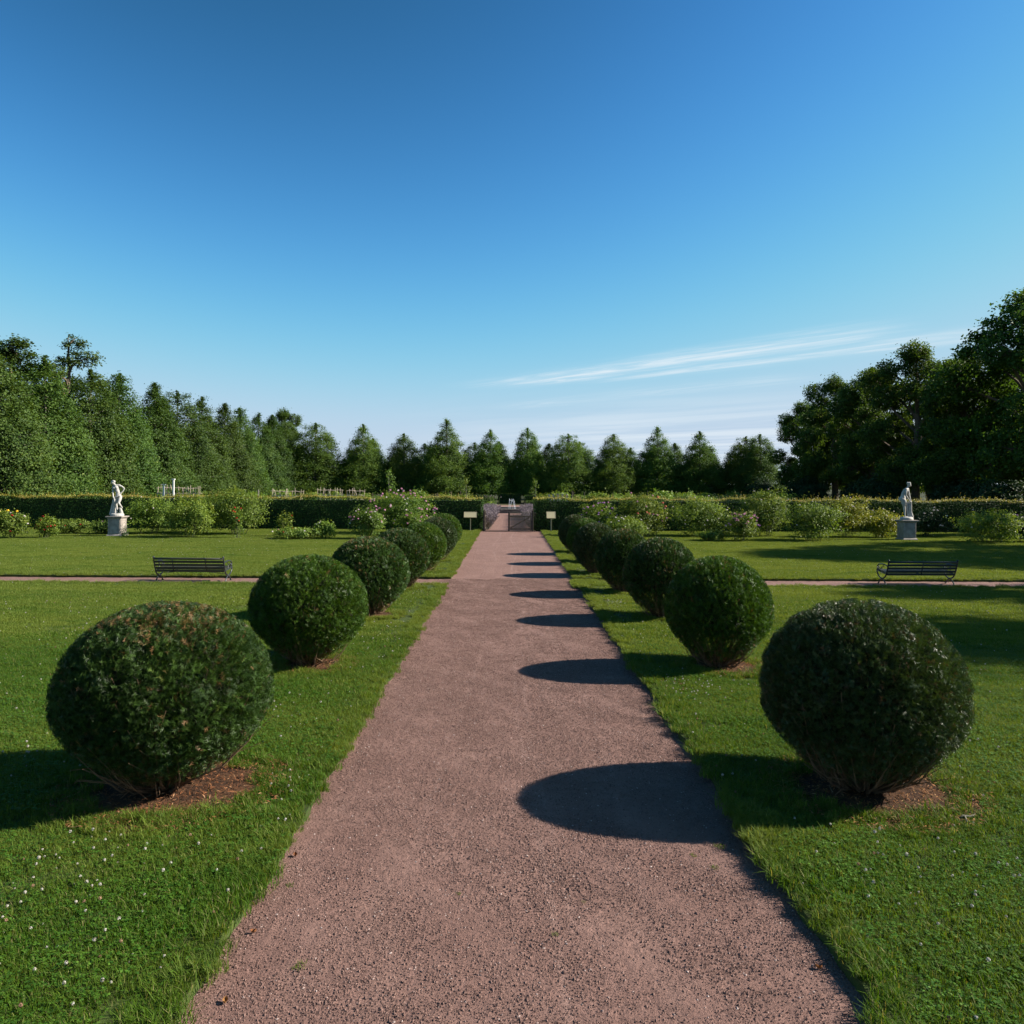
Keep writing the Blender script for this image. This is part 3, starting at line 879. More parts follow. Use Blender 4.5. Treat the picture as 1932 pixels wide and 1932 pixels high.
# ------------------------------------------------------------------ clipped yew balls
def yew(seed, n, needles, nl, nw, dead_top=0.0, dead_all=0.02, shoots=0.0):
    r = np.random.default_rng(seed)
    d = rdir(int(n * 1.25), r)
    rz = np.where(d[:, 2] > 0, 0.90, 0.95)
    ph = r.uniform(0, 6.28, 8)
    bump = 1 + 0.013 * np.sin(5 * d[:, 0] + 4 * d[:, 2] + ph[0]) + 0.010 * np.sin(7 * d[:, 1] - 5 * d[:, 2] + ph[1]) + 0.014 * np.sin(11 * d[:, 0] + 9 * d[:, 1] + ph[2]) + 0.012 * np.sin(17 * d[:, 2] + 13 * d[:, 1] + ph[3])
    clump = 0.5 + 0.25 * (np.sin(21 * d[:, 0] + 13 * d[:, 1] + ph[4]) + np.sin(19 * d[:, 2] - 17 * d[:, 1] + ph[5]))
    dep = 1 - 0.20 * r.uniform(0, 1, len(d)) ** 1.7 - 0.075 * clump
    bump = 1 + (bump - 1) * 0.5
    pos = d * np.stack([np.ones(len(d)), np.ones(len(d)), rz], -1) * (bump * dep)[:, None] + np.array([0, 0, 0.95])
    pos[:, :2] *= (1 - 0.30 * np.clip((0.85 - pos[:, 2]) / 0.85, 0, 1) ** 1.6)[:, None]
    under = np.clip((pos[:, 2] - 0.10) / 0.55, 0, 1)
    keep = r.uniform(0, 1, len(d)) < (0.05 + 0.95 * under)
    d, pos, clump = d[keep], pos[keep], clump[keep]
    n = len(d)
    nrm = unit(d * np.array([1, 1, 1.1]))
    a = unit(nrm * 0.85 + 0.75 * rdir(n, r) + np.array([0, 0, 0.22]))
    s = unit(np.cross(a, rdir(n, r)))
    L = r.uniform(0.7, 1.25, n) * nl * 2.3
    if shoots:
        L = L * np.where(r.uniform(0, 1, n) < shoots, 1.7, 1)
    t = np.linspace(0.05, 1.0, needles)
    sg = np.where(np.arange(needles) % 2 == 0, 1.0, -1.0)
    base = pos[:, None] + a[:, None] * (t[None, :, None] - 0.5) * L[:, None, None]
    nd = unit(s[:, None] * sg[None, :, None] * 0.85 + a[:, None] * 0.62 + 0.28 * r.normal(size=(n, needles, 3)))
    nlen = (nl * r.uniform(0.75, 1.2, (n, needles)))[..., None]
    w = a[:, None] * nw * 0.5
    V = np.stack([base - w, base + w, base + nd * nlen], 2).reshape(-1, 3)
    # shears: whatever sticks out past the clipped form is pressed back to it, bar a few stray shoots
    cut = np.repeat(1.0 + np.abs(r.normal(0, 0.008, n)) + (r.uniform(0, 1, n) < 0.03) * r.uniform(0, 0.06, n), needles * 3)
    tp = 1 - 0.30 * np.clip((0.85 - V[:, 2]) / 0.85, 0, 1) ** 1.6
    Q = (V - np.array([0, 0, 0.95])) / np.stack([tp, tp, np.where(V[:, 2] > 0.95, 0.90, 0.95)], -1)
    lim = np.minimum(1.0, cut * 0.985 / np.maximum(np.linalg.norm(Q, axis=1), 1e-6))
    V = (V - np.array([0, 0, 0.95])) * lim[:, None] + np.array([0, 0, 0.95])
    T = np.arange(len(V)).reshape(-1, 3)
    rnd = np.clip(0.45 * r.uniform(0, 1, n) + 0.35 * clump + r.normal(0, .12, n), 0, 1)
    top = np.clip((pos[:, 2] - 1.45) / 0.38, 0, 1)
    pn = 0.5 + 0.5 * np.sin(4.2 * pos[:, 0] + 1.1 + ph[6]) * np.sin(3.7 * pos[:, 1] + ph[7])
    low = np.clip((0.42 - pos[:, 2]) / 0.4, 0, 1)
    pd = dead_all + dead_top * top * (0.35 + 0.65 * pn) + 0.55 * low
    dead = (r.uniform(0, 1, n) < pd) * r.uniform(0.6, 1, n)
    k = needles * 3
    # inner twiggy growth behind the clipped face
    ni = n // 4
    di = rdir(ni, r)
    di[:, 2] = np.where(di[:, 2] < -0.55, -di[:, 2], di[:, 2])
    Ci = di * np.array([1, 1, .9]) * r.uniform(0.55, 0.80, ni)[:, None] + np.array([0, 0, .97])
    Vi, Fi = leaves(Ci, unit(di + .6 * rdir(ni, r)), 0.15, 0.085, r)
    me = mesh_np('foliage', np.concatenate([V, Vi]), [T, Fi + len(V)], [M['yew_dark'], M['yew_inner']],
                 {'rnd': np.concatenate([np.repeat(rnd, k), np.repeat(r.uniform(0, 1, ni), 4)]), 'dead': np.concatenate([np.repeat(dead, k), np.zeros(4 * ni)])})
    mi = np.zeros(len(T) + len(Fi), dtype=np.int32)
    mi[len(T):] = 1
    me.polygons.foreach_set('material_index', mi)
    return me


def yew_branches(seed, n):
    r = np.random.default_rng(seed)
    mb = MB()
    for i in range(n):
        an = r.uniform(0, 6.283)
        el = r.uniform(-0.75, 0.55)
        tip = np.array([math.cos(an) * math.cos(el), math.sin(an) * math.cos(el), math.sin(el) * 0.95]) * r.uniform(.86, .985) + np.array([0, 0, .95])
        tip[:2] *= 1 - .30 * max(0, (.85 - tip[2]) / .85) ** 1.6
        b0 = np.array([math.cos(an), math.sin(an), 0]) * r.uniform(0.0, 0.16) + np.array([0, 0, 0.0])
        mid = b0 * 0.45 + tip * 0.45 + np.array([0, 0, -0.10]) + r.normal(0, .035, 3)
        q1 = b0 * .75 + mid * .25 + r.normal(0, .012, 3)
        q3 = mid * .5 + tip * .5 + r.normal(0, .03, 3) - np.array([0, 0, .04])
        mb.tube([b0, q1, mid, q3, tip], np.array([.016, .013, .009, .006, .003]) * r.uniform(.6, 1.3), 4, False)
        if r.uniform() < 0.8:
            e2 = q3 + unit(tip - mid) * 0.2 + r.normal(0, .09, 3)
            mb.tube([mid, q3 * .5 + mid * .5 + r.normal(0, .02, 3), e2], [.006, .005, .0025], 3, False)
    for i in range(3):
        an = i * 2.1
        mb.tube([(0.05 * math.cos(an), .05 * math.sin(an), -0.02), (0.08 * math.cos(an), .08 * math.sin(an), .3), (0.22 * math.cos(an), .22 * math.sin(an), .75)], [.045, .035, .02], 6, False)
    return mb.mesh('branches', M['twig'])


yew_meshes = [
    yew(201, 24500, 12, 0.033, 0.0066, dead_top=0.42, dead_all=0.02),
    yew(202, 26500, 11, 0.030, 0.0066, dead_top=0.05, dead_all=0.05),
    yew(203, 12000, 11, 0.042, 0.0105, dead_top=0.06, dead_all=0.01, shoots=.25),
    yew(204, 11000, 10, 0.042, 0.0115, dead_top=0.30, dead_all=0.02),
    yew(205, 11000, 10, 0.040, 0.0115, dead_top=0.08, dead_all=0.03),
]
yew_twigs = [yew_branches(211, 170), yew_branches(212, 200), yew_branches(213, 110)]
ORD = ['nearest', 'second', 'third', 'fourth', 'fifth', 'sixth', 'farthest']
LOOK = ['dark brown-topped', 'yellow green', 'reddish-topped dark', 'dark', 'bright green', 'brownish dark', 'light green',
        'dark glossy', 'bright green', 'dark green', 'dark green', 'bronze green', 'yellow green', 'dark']
for i, (sd_, x, y, rad, h, mk, mt, so) in enumerate(BALLS):
    k = i % 7
    side = 'left' if sd_ == 'L' else 'right'
    lab = f'{LOOK[i]} clipped yew ball, {ORD[k]} on the {side} of the gravel path' if k in (0, 6) else f'{LOOK[i]} clipped yew ball, {ORD[k]} from the front on the {side} of the path'
    t = thing('yew_ball', lab, 'topiary', (x, y, LAWN_Z), [0.4, 1.9, 4.0, 5.2, 0.9, 2.6, 3.3][k] * (1 if sd_ == 'L' else 1.4) if mk > 1 else (0.9 if mk == 0 else 2.2), 'clipped yew balls lining the path', (rad * (1 if k == 0 else 1.03), rad * (1 if k == 0 else 1.03), h / 1.81))
    f = link('foliage', yew_meshes[mk], t)
    f.material_slots[0].link = 'OBJECT'
    f.material_slots[0].material = M[mt]
    link('branches', yew_twigs[0 if mk == 0 else (1 if mk == 1 else 2)], t)

# fallen twig on the soil by the right-hand ball
tw = MB()
tw.tube([(0, 0, 0.012), (.05, .02, .02), (.11, .02, .014), (.17, .05, .02)], [.010, .012, .010, .005], 6)
tw.tube([(.06, .02, .02), (.03, -.04, .03), (.01, -.10, .02)], [.009, .007, .004], 5)
tag(tw.build('dead_twig', M['bark_grey'], loc=(3.95, 6.72, LAWN_Z + 0.02), smooth=True), 'bleached dead twig on bare soil at foot of right front yew ball', 'twig')


# ------------------------------------------------------------------ hedges
def hedge(x0, x1, label, seed, ztop=2.02, y0=HEDGE_Y + 0.15, dep=1.05, dens=1.0):
    r = np.random.default_rng(seed)
    t = thing('hedge', label, 'hedge', ((x0 + x1) / 2, y0 + dep / 2, 0), 0, 'clipped hedges either side of the gate')
    cx = (x0 + x1) / 2
    W = x1 - x0

    def wob(x):
        return 0.055 * np.sin(x * .9 + seed) + 0.04 * np.sin(x * 2.3 + seed * 2) + 0.02 * np.sin(x * 6.1)
    # front, back, ends, top: leaf layers
    n1 = int(W * ztop * 430 * dens)
    X = r.uniform(x0, x1, n1)
    C = np.stack([X - cx, -dep / 2 + np.abs(r.normal(0, .10, n1)) + 0.05 * np.sin(X * 3.1 + 7 * r.uniform(0, .1, n1)), r.uniform(0.03, 1, n1) ** 0.92 * (ztop + wob(X))], -1)
    N = unit(np.stack([r.normal(0, .5, n1), -np.ones(n1), r.normal(.25, .5, n1)], -1))
    parts = [(C, N)]
    for xe, sg in ((x0, -1), (x1, 1)):
        ne = int(dep * ztop * 420)
        C = np.stack([np.full(ne, xe - cx) - sg * np.abs(r.normal(0, .08, ne)), r.uniform(-dep / 2, dep / 2, ne), r.uniform(0.03, ztop, ne)], -1)
        parts.append((C, unit(np.stack([sg * np.ones(ne), r.normal(0, .5, ne), r.normal(.25, .5, ne)], -1))))
    C = np.concatenate([p[0] for p in parts])
    N = np.concatenate([p[1] for p in parts])
    V, F = leaves(C, N, r.uniform(.055, .10, len(C)), r.uniform(.04, .065, len(C)), r)
    cl = np.clip(r.uniform(0, 1, len(C)) * .8 + .2 * np.sin(C[:, 0] * 2.1) * np.sin(C[:, 2] * 5), 0, 1)
    link('foliage', mesh_np('foliage', V, F, M['hedge'], {'rnd': np.repeat(cl, 4)}), t)
    n2 = int(W * dep * 300 * dens)
    X = r.uniform(x0, x1, n2)
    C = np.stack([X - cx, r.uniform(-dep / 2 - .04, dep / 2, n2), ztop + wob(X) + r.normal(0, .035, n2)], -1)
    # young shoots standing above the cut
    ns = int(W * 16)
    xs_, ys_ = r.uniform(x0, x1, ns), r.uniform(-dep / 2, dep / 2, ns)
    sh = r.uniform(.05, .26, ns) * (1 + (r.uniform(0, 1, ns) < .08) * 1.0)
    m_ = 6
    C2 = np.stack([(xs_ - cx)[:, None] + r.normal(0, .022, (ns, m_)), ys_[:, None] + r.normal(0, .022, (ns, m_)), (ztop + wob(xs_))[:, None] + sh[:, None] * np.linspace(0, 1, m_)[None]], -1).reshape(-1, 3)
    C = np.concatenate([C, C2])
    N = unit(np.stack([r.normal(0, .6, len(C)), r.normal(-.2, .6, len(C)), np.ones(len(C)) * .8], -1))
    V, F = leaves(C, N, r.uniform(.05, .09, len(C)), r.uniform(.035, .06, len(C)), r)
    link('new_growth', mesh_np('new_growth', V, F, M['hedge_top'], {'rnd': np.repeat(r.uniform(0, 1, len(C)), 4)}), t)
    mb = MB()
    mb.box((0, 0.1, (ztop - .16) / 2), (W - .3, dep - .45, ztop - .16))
    mb.build('dark_core', M['yew_inner'], t)  # solid dark box blocks see-through, standing in for the shaded inside
    return t


hedge(-36, -1.62, 'clipped beech hedge with golden tips left of the wooden gate', 301)
hedge(1.50, 36, 'clipped beech hedge right of the gate, passing behind the right statue', 302)


# ------------------------------------------------------------------ statues on pedestals
def pedestal(x, y, label, rz=0.0):
    t = thing('pedestal', label, 'pedestal', (x, y, LAWN_Z - 0.03), rz, 'stone pedestals of the statues')
    f = 0.5
    base = MB().lathe([(.40, 0), (.40, .10), (.385, .115), (.36, .14), (.345, .165)], 4)
    bevel(base.build('base', M['sandstone'], t), .006)
    sh = MB().lathe([(.335, .166), (.335, .955)], 4)
    bevel(sh.build('shaft', M['sandstone'], t), .012, 2)
    for k in range(4):     # sunk panels framed by a slim raised border
        pb = MB()
        w = .56
        for (cx, cz, sx, sz) in ((0, .215, w, .035), (0, .905, w, .035), (-w / 2 + .017, .56, .034, .654), (w / 2 - .017, .56, .034, .654)):
            pb.box((cx, -.341, cz), (sx, .014, sz))
        o = bevel(pb.build('panel_border', M['sandstone'], t), .004)
        o.rotation_euler = (0, 0, k * math.pi / 2)
    cap = MB().lathe([(.345, .956), (.355, .985), (.385, 1.02), (.425, 1.045), (.43, 1.05), (.43, 1.098), (.42, 1.105)], 4)
    bevel(cap.build('cap', M['sandstone'], t), .005)
    return t


def capsule(mb, a, b, ra, rb, k=10):
    a, b = np.array(a, float), np.array(b, float)
    d = unit(b - a)
    P, rr = [], []
    for s in (-1, -.7, -.35):
        P.append(a + d * ra * s)
        rr.append(ra * math.sqrt(max(1 - s * s, .02)))
    P += [a, b]
    rr += [ra, rb]
    for s in (.35, .7, 1):
        P.append(b + d * rb * s)
        rr.append(rb * math.sqrt(max(1 - s * s, .02)))
    mb.tube(P, rr, k)


def limb(mb, pts):
    for (p, q) in zip(pts[:-1], pts[1:]):
        capsule(mb, p[:3], q[:3], p[3], q[3])


def hand(mb, wrist, palm, tips_dir, s=1.0, curl=(0, 0, -.02)):
    wrist, palm, d = np.array(wrist, float), np.array(palm, float), unit(np.array(tips_dir, float))
    capsule(mb, wrist, palm, .024 * s, .034 * s)
    side = unit(np.cross(d, np.array([0, 1.0, .2])))
    for i, L in enumerate((.055, .066, .062, .048)):
        b0 = palm + side * (i - 1.5) * .018 * s
        m = b0 + d * L * .6 * s
        e = b0 + d * L * s + np.array(curl)
        limb(mb, [(*b0, .011 * s), (*m, .0105 * s), (*e, .009 * s)])
    th = palm - d * .02 * s + side * .03 * s
    limb(mb, [(*th, .012 * s), (*(th + side * .025 + d * .03 * s), .010 * s)])


def statue_mesh(t, build):
    body = MB()
    build(body)
    o = body.build('figure', M['marble'], t)
    md = o.modifiers.new('remesh', 'REMESH')
    md.mode = 'VOXEL'
    md.voxel_size = 0.011
    sm = o.modifiers.new('smooth', 'SMOOTH')
    sm.factor = 0.5
    sm.iterations = 5
    for p in o.data.polygons:
        p.use_smooth = True
    md.use_smooth_shade = True
    return o


def head(mb, c, face, r=.105, bun=True):
    c, f = np.array(c, float), unit(np.array(face, float))
    mb.ball(c, (r * .84, r * .92, r * 1.12), 14, 10)
    s = unit(np.cross(f, np.array([0, 0, 1.0])))
    u = np.cross(s, f)
    mb.ball(c + f * r * .35 - u * r * .55, (r * .55, r * .5, r * .5), 10, 8)            # jaw
    capsule(mb, c + f * r * .92 + u * r * .12, c + f * r * 1.06 - u * r * .22, r * .09, r * .15, 6)   # nose
    for e in (-1, 1):
        capsule(mb, c + f * r * .86 + s * e * r * .16 + u * r * .2, c + f * r * .78 + s * e * r * .5 + u * r * .18, r * .09, r * .08, 6)   # brow over the eye socket
        mb.ball(c + s * e * r * .84 - u * r * .1, (r * .12, r * .2, r * .25), 6, 5)       # ear
    capsule(mb, c + f * r * .88 - u * r * .52 - s * r * .18, c + f * r * .88 - u * r * .52 + s * r * .18, r * .07, r * .07, 6)        # lips
    for k in range(26):                                                                # waved hair
        a = k * 2.4
        v = unit(np.array([math.cos(a), math.sin(a), .25 + .75 * ((k * 7) % 10) / 10]))
        v = unit(v - f * max(0, float(v @ f)) * 1.3)
        mb.ball(c + v * r * .93 + u * r * .1, r * .30, 6, 5)
    if bun:
        mb.ball(c - f * r * .95 + u * r * .45, r * .42, 8, 6)


def left_statue(mb):
    mb.ball((0, 0, .05), (.34, .30, .09), 18, 8)
    mb.lathe([(.33, 0), (.335, .05), (.32, .11), (.25, .14)], 22)
    # supporting stump wrapped in a falling drape
    for k, (dx, dy) in enumerate(((-.03, .04), (.03, .08), (-.06, .10), (.0, -.01), (-.09, .03))):
        limb(mb, [(-.20 + dx * .6, .06 + dy, .98 - .03 * k, .045), (-.19 + dx, .07 + dy, .7, .06), (-.20 + dx * 1.5, .07 + dy, .4, .065), (-.23 + dx * 1.8, .06 + dy, .10, .085)])
    # torso, contrapposto and bowed to its right
    limb(mb, [(.045, .03, 1.06, .145), (.025, .02, 1.22, .110), (-.02, .0, 1.36, .120), (-.055, -.02, 1.50, .125), (-.07, -.02, 1.57, .085)])
    limb(mb, [(-.20, .0, 1.565, .062), (-.06, -.01, 1.60, .075), (.09, .02, 1.625, .060)])
    for dx in (-.115, .015):
        mb.ball((dx - .01, -.115, 1.475), (.055, .05, .052), 10, 8)
    mb.ball((.085, .10, 1.03), (.10, .09, .10), 10, 8)
    mb.ball((-.03, .10, 1.03), (.10, .09, .10), 10, 8)
    limb(mb, [(-.085, -.01, 1.60, .050), (-.15, -.04, 1.69, .046)])
    head(mb, (-.20, -.06, 1.765), (-.45, -.8, -.42), .108)
    # right arm hanging across to the thigh
    limb(mb, [(-.21, -.01, 1.55, .056), (-.215, -.05, 1.38, .050), (-.195, -.10, 1.22, .043), (-.145, -.16, 1.03, .033)])
    hand(mb, (-.145, -.16, 1.03), (-.12, -.17, .965), (.35, -.1, -1))
    # left arm, hand on hip
    limb(mb, [(.10, .02, 1.60, .056), (.21, .04, 1.56, .048), (.315, .07, 1.46, .043), (.26, .06, 1.33, .039), (.20, .03, 1.24, .032)])
    hand(mb, (.20, .03, 1.24), (.165, .0, 1.19), (-.5, -.6, -.5))
    # standing leg
    limb(mb, [(-.045, .03, 1.0, .105), (-.06, .0, .83, .088), (-.06, -.02, .64, .060), (-.05, .01, .50, .060), (-.035, .01, .34, .044), (-.03, .02, .19, .034)])
    limb(mb, [(-.03, .03, .155, .034), (-.06, -.06, .145, .030), (-.075, -.12, .135, .022)])
    # bent leg, foot on a block
    limb(mb, [(.13, .02, 1.0, .105), (.15, -.06, .86, .088), (.145, -.16, .70, .060), (.185, -.12, .60, .056), (.235, -.04, .49, .038), (.245, -.01, .46, .034)])
    limb(mb, [(.245, .0, .43, .034), (.17, -.06, .425, .030), (.10, -.10, .415, .022)])
    limb(mb, [(.17, -.02, .36, .075), (.19, .0, .25, .085), (.21, .02, .10, .11)])
    # cloth at the hips
    limb(mb, [(-.10, -.10, .99, .03), (.03, -.135, 1.02, .028), (.16, -.09, 1.08, .03)])
    limb(mb, [(-.10, -.12, .97, .04), (-.09, -.13, .80, .04), (-.10, -.10, .60, .035)])


def right_statue(mb):
    mb.ball((0, 0, .06), (.34, .28, .11), 18, 8)
    mb.lathe([(.33, 0), (.335, .06), (.31, .12), (.22, .17)], 22)
    # draped support in front (to the viewer's right)
    for k, (dx, dy) in enumerate(((0, .0), (.05, .04), (.02, .09), (-.03, .06), (.06, -.02))):
        limb(mb, [(.19 + dx * .8, .02 + dy, .96, .038), (.17 + dx, .03 + dy, .72, .05), (.18 + dx, .03 + dy, .42, .05), (.22 + dx * 1.3, .02 + dy, .14, .075)])
    # torso leaning forward to the right
    limb(mb, [(-.20, .02, 1.12, .155), (-.185, .02, 1.28, .118), (-.14, .02, 1.42, .115), (-.06, .0, 1.56, .125), (.0, -.005, 1.64, .09)])
    mb.ball((-.275, -.04, 1.10), (.115, .10, .125), 12, 9)
    mb.ball((-.265, .09, 1.10), (.115, .10, .125), 12, 9)
    limb(mb, [(-.10, -.13, 1.615, .064), (.0, -.02, 1.64, .075), (.12, .12, 1.64, .062)])
    for dy in (-.06, .06):
        mb.ball((.055, dy, 1.515), (.055, .05, .055), 10, 8)
    limb(mb, [(.02, .0, 1.69, .052), (.07, -.01, 1.78, .048)])
    head(mb, (.115, -.015, 1.885), (.85, -.25, -.42), .112)
    # near arm bent, forearm across to the knee
    limb(mb, [(-.10, -.14, 1.60, .056), (-.13, -.18, 1.44, .050), (-.135, -.19, 1.29, .045), (-.02, -.17, 1.14, .038), (.09, -.12, 1.02, .031)])
    hand(mb, (.09, -.12, 1.02), (.14, -.10, .975), (.8, .2, -.5))
    # far arm straight down
    limb(mb, [(.13, .12, 1.62, .054), (.155, .10, 1.46, .048), (.165, .07, 1.32, .043), (.195, .03, 1.15, .037), (.215, .0, 1.03, .030)])
    hand(mb, (.215, .0, 1.03), (.22, -.01, .975), (.1, -.1, -1))
    # legs
    limb(mb, [(-.22, -.05, 1.05, .118), (-.20, -.06, .88, .098), (-.165, -.06, .71, .066), (-.145, -.04, .56, .066), (-.12, -.04, .40, .047), (-.11, -.04, .23, .036)])
    limb(mb, [(-.12, -.04, .19, .035), (-.03, -.07, .175, .031), (.03, -.085, .165, .022)])
    limb(mb, [(-.12, .06, 1.06, .112), (-.03, .04, .90, .092), (.04, .02, .76, .066), (.035, .03, .60, .064), (.06, .03, .42, .046), (.085, .03, .24, .035)])
    limb(mb, [(.085, .03, .20, .035), (.16, .0, .185, .030), (.21, -.02, .175, .022)])


SL = (-20.75, 40.7)
SR = (21.15, 40.9)
pedestal(SL[0], SL[1], 'weathered sandstone pedestal carrying the left white statue', R(1.0))
st = thing('statue', 'white marble statue of a bowed standing figure with one hand on hip', 'statue', (SL[0], SL[1], LAWN_Z - .03 + 1.106), 0, 'white marble statues')
statue_mesh(st, left_statue)
pedestal(SR[0], SR[1], 'grey sandstone pedestal carrying the right white statue', R(3.0))
st = thing('statue', 'white marble statue of a figure leaning forward over a draped support', 'statue', (SR[0], SR[1], LAWN_Z - .03 + 1.106), 0, 'white marble statues')
statue_mesh(st, right_statue)
# climbing plant on the sunny side of the left pedestal
r = np.random.default_rng(333)
n = 260
C = np.stack([np.full(n, .36) + np.abs(r.normal(0, .02, n)), r.uniform(-.33, .33, n), np.abs(r.normal(0, .24, n))], -1)
V, F = leaves(C, unit(np.stack([np.ones(n), r.normal(0, .5, n), r.normal(.3, .4, n)], -1)), .06, .045, r)
cr = tag(link('creeper', mesh_np('creeper', V, F, M['rose_deep'], {'rnd': np.repeat(r.uniform(0, 1, n), 4)}), None, (SL[0] + .04, SL[1], LAWN_Z)), 'small dark creeper on the sunlit side of the left pedestal', 'creeper')


# ------------------------------------------------------------------ benches
def bench(x, y, rz, label, slat_mat, straps, rods):
    t = thing('park_bench', label, 'bench', (x, y, -0.002), rz, 'iron and wood park benches')
    Lh = 1.04
    for s in (-1, 1):                                  # cast-iron ends, local +y is the sitting side
        e = MB()
        def curve(P, r):
            P = np.array(P, float)
            k = np.linspace(0, len(P) - 1, (len(P) - 1) * 5 + 1)
            Q = np.stack([np.interp(k, np.arange(len(P)), P[:, c]) for c in range(2)], -1)
            for _ in range(3):
                Q[1:-1] = (Q[:-2] + 2 * Q[1:-1] + Q[2:]) / 4
            e.tube(np.stack([np.full(len(Q), s * Lh), Q[:, 0], Q[:, 1]], -1), r, 7)
        curve([(-.235, .735), (-.20, .60), (-.15, .45), (-.10, .33), (-.03, .24), (.08, .185), (.13, .17)], .021)      # back post sweeping under the seat
        curve([(.45, .40), (.43, .31), (.36, .235), (.25, .185), (.13, .17)], .020)                                   # front sweep
        curve([(.13, .17), (.05, .13), (-.03, .07), (-.08, .0)], .020)                                                  # rear foot
        curve([(.15, .17), (.24, .13), (.32, .07), (.36, .0)], .020)                                                    # front foot
        curve([(-.10, .33), (.0, .345), (.2, .365), (.38, .395), (.45, .40)], .018)                                     # seat bearer
        curve([(-.19, .56), (-.08, .60), (.10, .615), (.28, .60), (.40, .56), (.44, .50), (.40, .45), (.33, .46), (.33, .505), (.37, .515)], .017)  # arm ending in a scroll
        curve([(.40, .45), (.44, .43), (.45, .40)], .017)
        curve([(.05, .60), (.10, .53), (.20, .50), (.28, .43), (.30, .385)], .011)                                      # tracery
        curve([(.10, .37), (.13, .44), (.20, .50)], .011)
        e.ball((s * Lh, -.235, .745), (.03, .034, .034), 8, 6)
        for yy in (-.08, .36):
            e.box((s * Lh, yy, .008), (.05, .07, .016))
        e.build('end_frame', M['iron'], t, smooth=True)
    tilt = math.atan2(.135, .41)
    rot = np.array(Matrix.Rotation(tilt, 3, 'X'))
    rail = MB()
    rail.tube([(-Lh, -.236, .70), (-.3, -.236, .702), (.4, -.236, .7005), (Lh, -.236, .70)], .034, 10)
    rail.build('top_rail', slat_mat, t, smooth=True)
    for k, z in enumerate((.607, .512, .418, .330)):
        yy = -.235 + (.70 - z) * .30
        b = MB().box((0, 0, 0), (2 * Lh - .012, .026, .070))
        o = bevel(b.build('back_slat', slat_mat, t, loc=(0, yy, z)), .006, 2)
        o.rotation_euler = (tilt * .9, 0, 0)
    for k in range(5):
        yy = .005 + k * .096
        o = bevel(MB().box((0, 0, 0), (2 * Lh - .012, .075, .026)).build('seat_slat', slat_mat, t, loc=(0, yy, .375 + .0105 * k)), .006, 2)
        o.rotation_euler = (.10, 0, 0)
    for px in straps:
        m = MB()
        m.tube([(px, -.262, .735), (px, -.222, .60), (px, -.165, .42), (px, -.13, .305), (px, -.04, .335), (px, .2, .352), (px, .42, .385)], .013, 6)
        m.build('back_strap', M['iron'], t, smooth=True)
    for a, b in rods:
        MB().tube([(a, -.10, .30), ((a + b) / 2, -.03, .265), (b, .02, .23)], .008, 5).build('brace_rod', M['iron'], t)
    return t


bench(-9.50, 23.02, R(-0.6), 'dark olive slatted park bench with iron ends on the left lawn', M['slat_green'], (-.48, .50), ((-.42, -1.03), (.52, 1.03)))
bench(12.32, 23.10, R(1.6), 'near-black slatted park bench with iron ends on the right lawn', M['slat_dark'], (0.0,), ())


# ------------------------------------------------------------------ gate, signs
def gate_leaf(loc, rz, label, w=1.42, hgt=1.18):
    t = thing('picket_gate', label, 'gate', loc, rz, 'wooden picket gate leaves')
    n = 17
    me = MB().box((0, 0, hgt / 2), (.036, .02, hgt)).mesh('picket', M['picket_lit'])
    for k in range(n):
        o = link('picket', me, t)
        o.location = (.10 + k * (w - .16) / (n - 1), -.035, .05 + .012 * math.sin(k * 2.3))
        o.scale = (1, 1, 1 + .012 * math.sin(k * 5.1))
    for z in (.16, .92):
        bevel(MB().box((w / 2, 0, z), (w, .045, .09)).build('rail', M['gate_dark'], t), .005)
    L = math.hypot(w - .2, .68)
    an = math.atan2(.68, w - .2)
    o = MB().box((0, 0, 0), (L - .1, .04, .08)).build('diagonal_brace', M['gate_dark'], t, loc=(w / 2, .0, .54))
    o.rotation_euler = (0, -an, 0)
    bevel(MB().box((0.045, .0, .60), (.09, .05, 1.2)).build('stile', M['gate_dark'], t), .006)
    bevel(MB().box((w - .02, .0, .60), (.05, .05, 1.16)).build('stile', M['gate_dark'], t), .006)
    return t


GY = HEDGE_Y - 0.02
gate_leaf((-.06, GY, 0), 0, 'closed wooden picket gate leaf with diagonal brace in hedge opening')
gate_leaf((-1.50, GY + 1.42, 0), R(-90), 'open wooden gate leaf seen edge-on against the left hedge end')
for x, lab in ((1.44, 'dark square gate post at the right side of the hedge opening'), (-1.55, 'dark square gate post at the left side of the hedge opening')):
    t = thing('gate_post', lab, 'post', (x, GY, 0), 0, 'gate posts')
    bevel(MB().box((0, 0, .64), (.11, .11, 1.28)).build('shaft', M['gate_dark'], t), .008)
    MB().lathe([(.062, 1.281), (.062, 1.30), (.002, 1.345)], 4).build('cap', M['gate_dark'], t)
MB_t = MB().box((0, 0, .012), (2.9, .12, .05))
tag(MB_t.build('gate_threshold', M['gate_dark'], loc=(-.05, GY, 0)), 'low dark timber threshold across the gate opening', 'threshold')


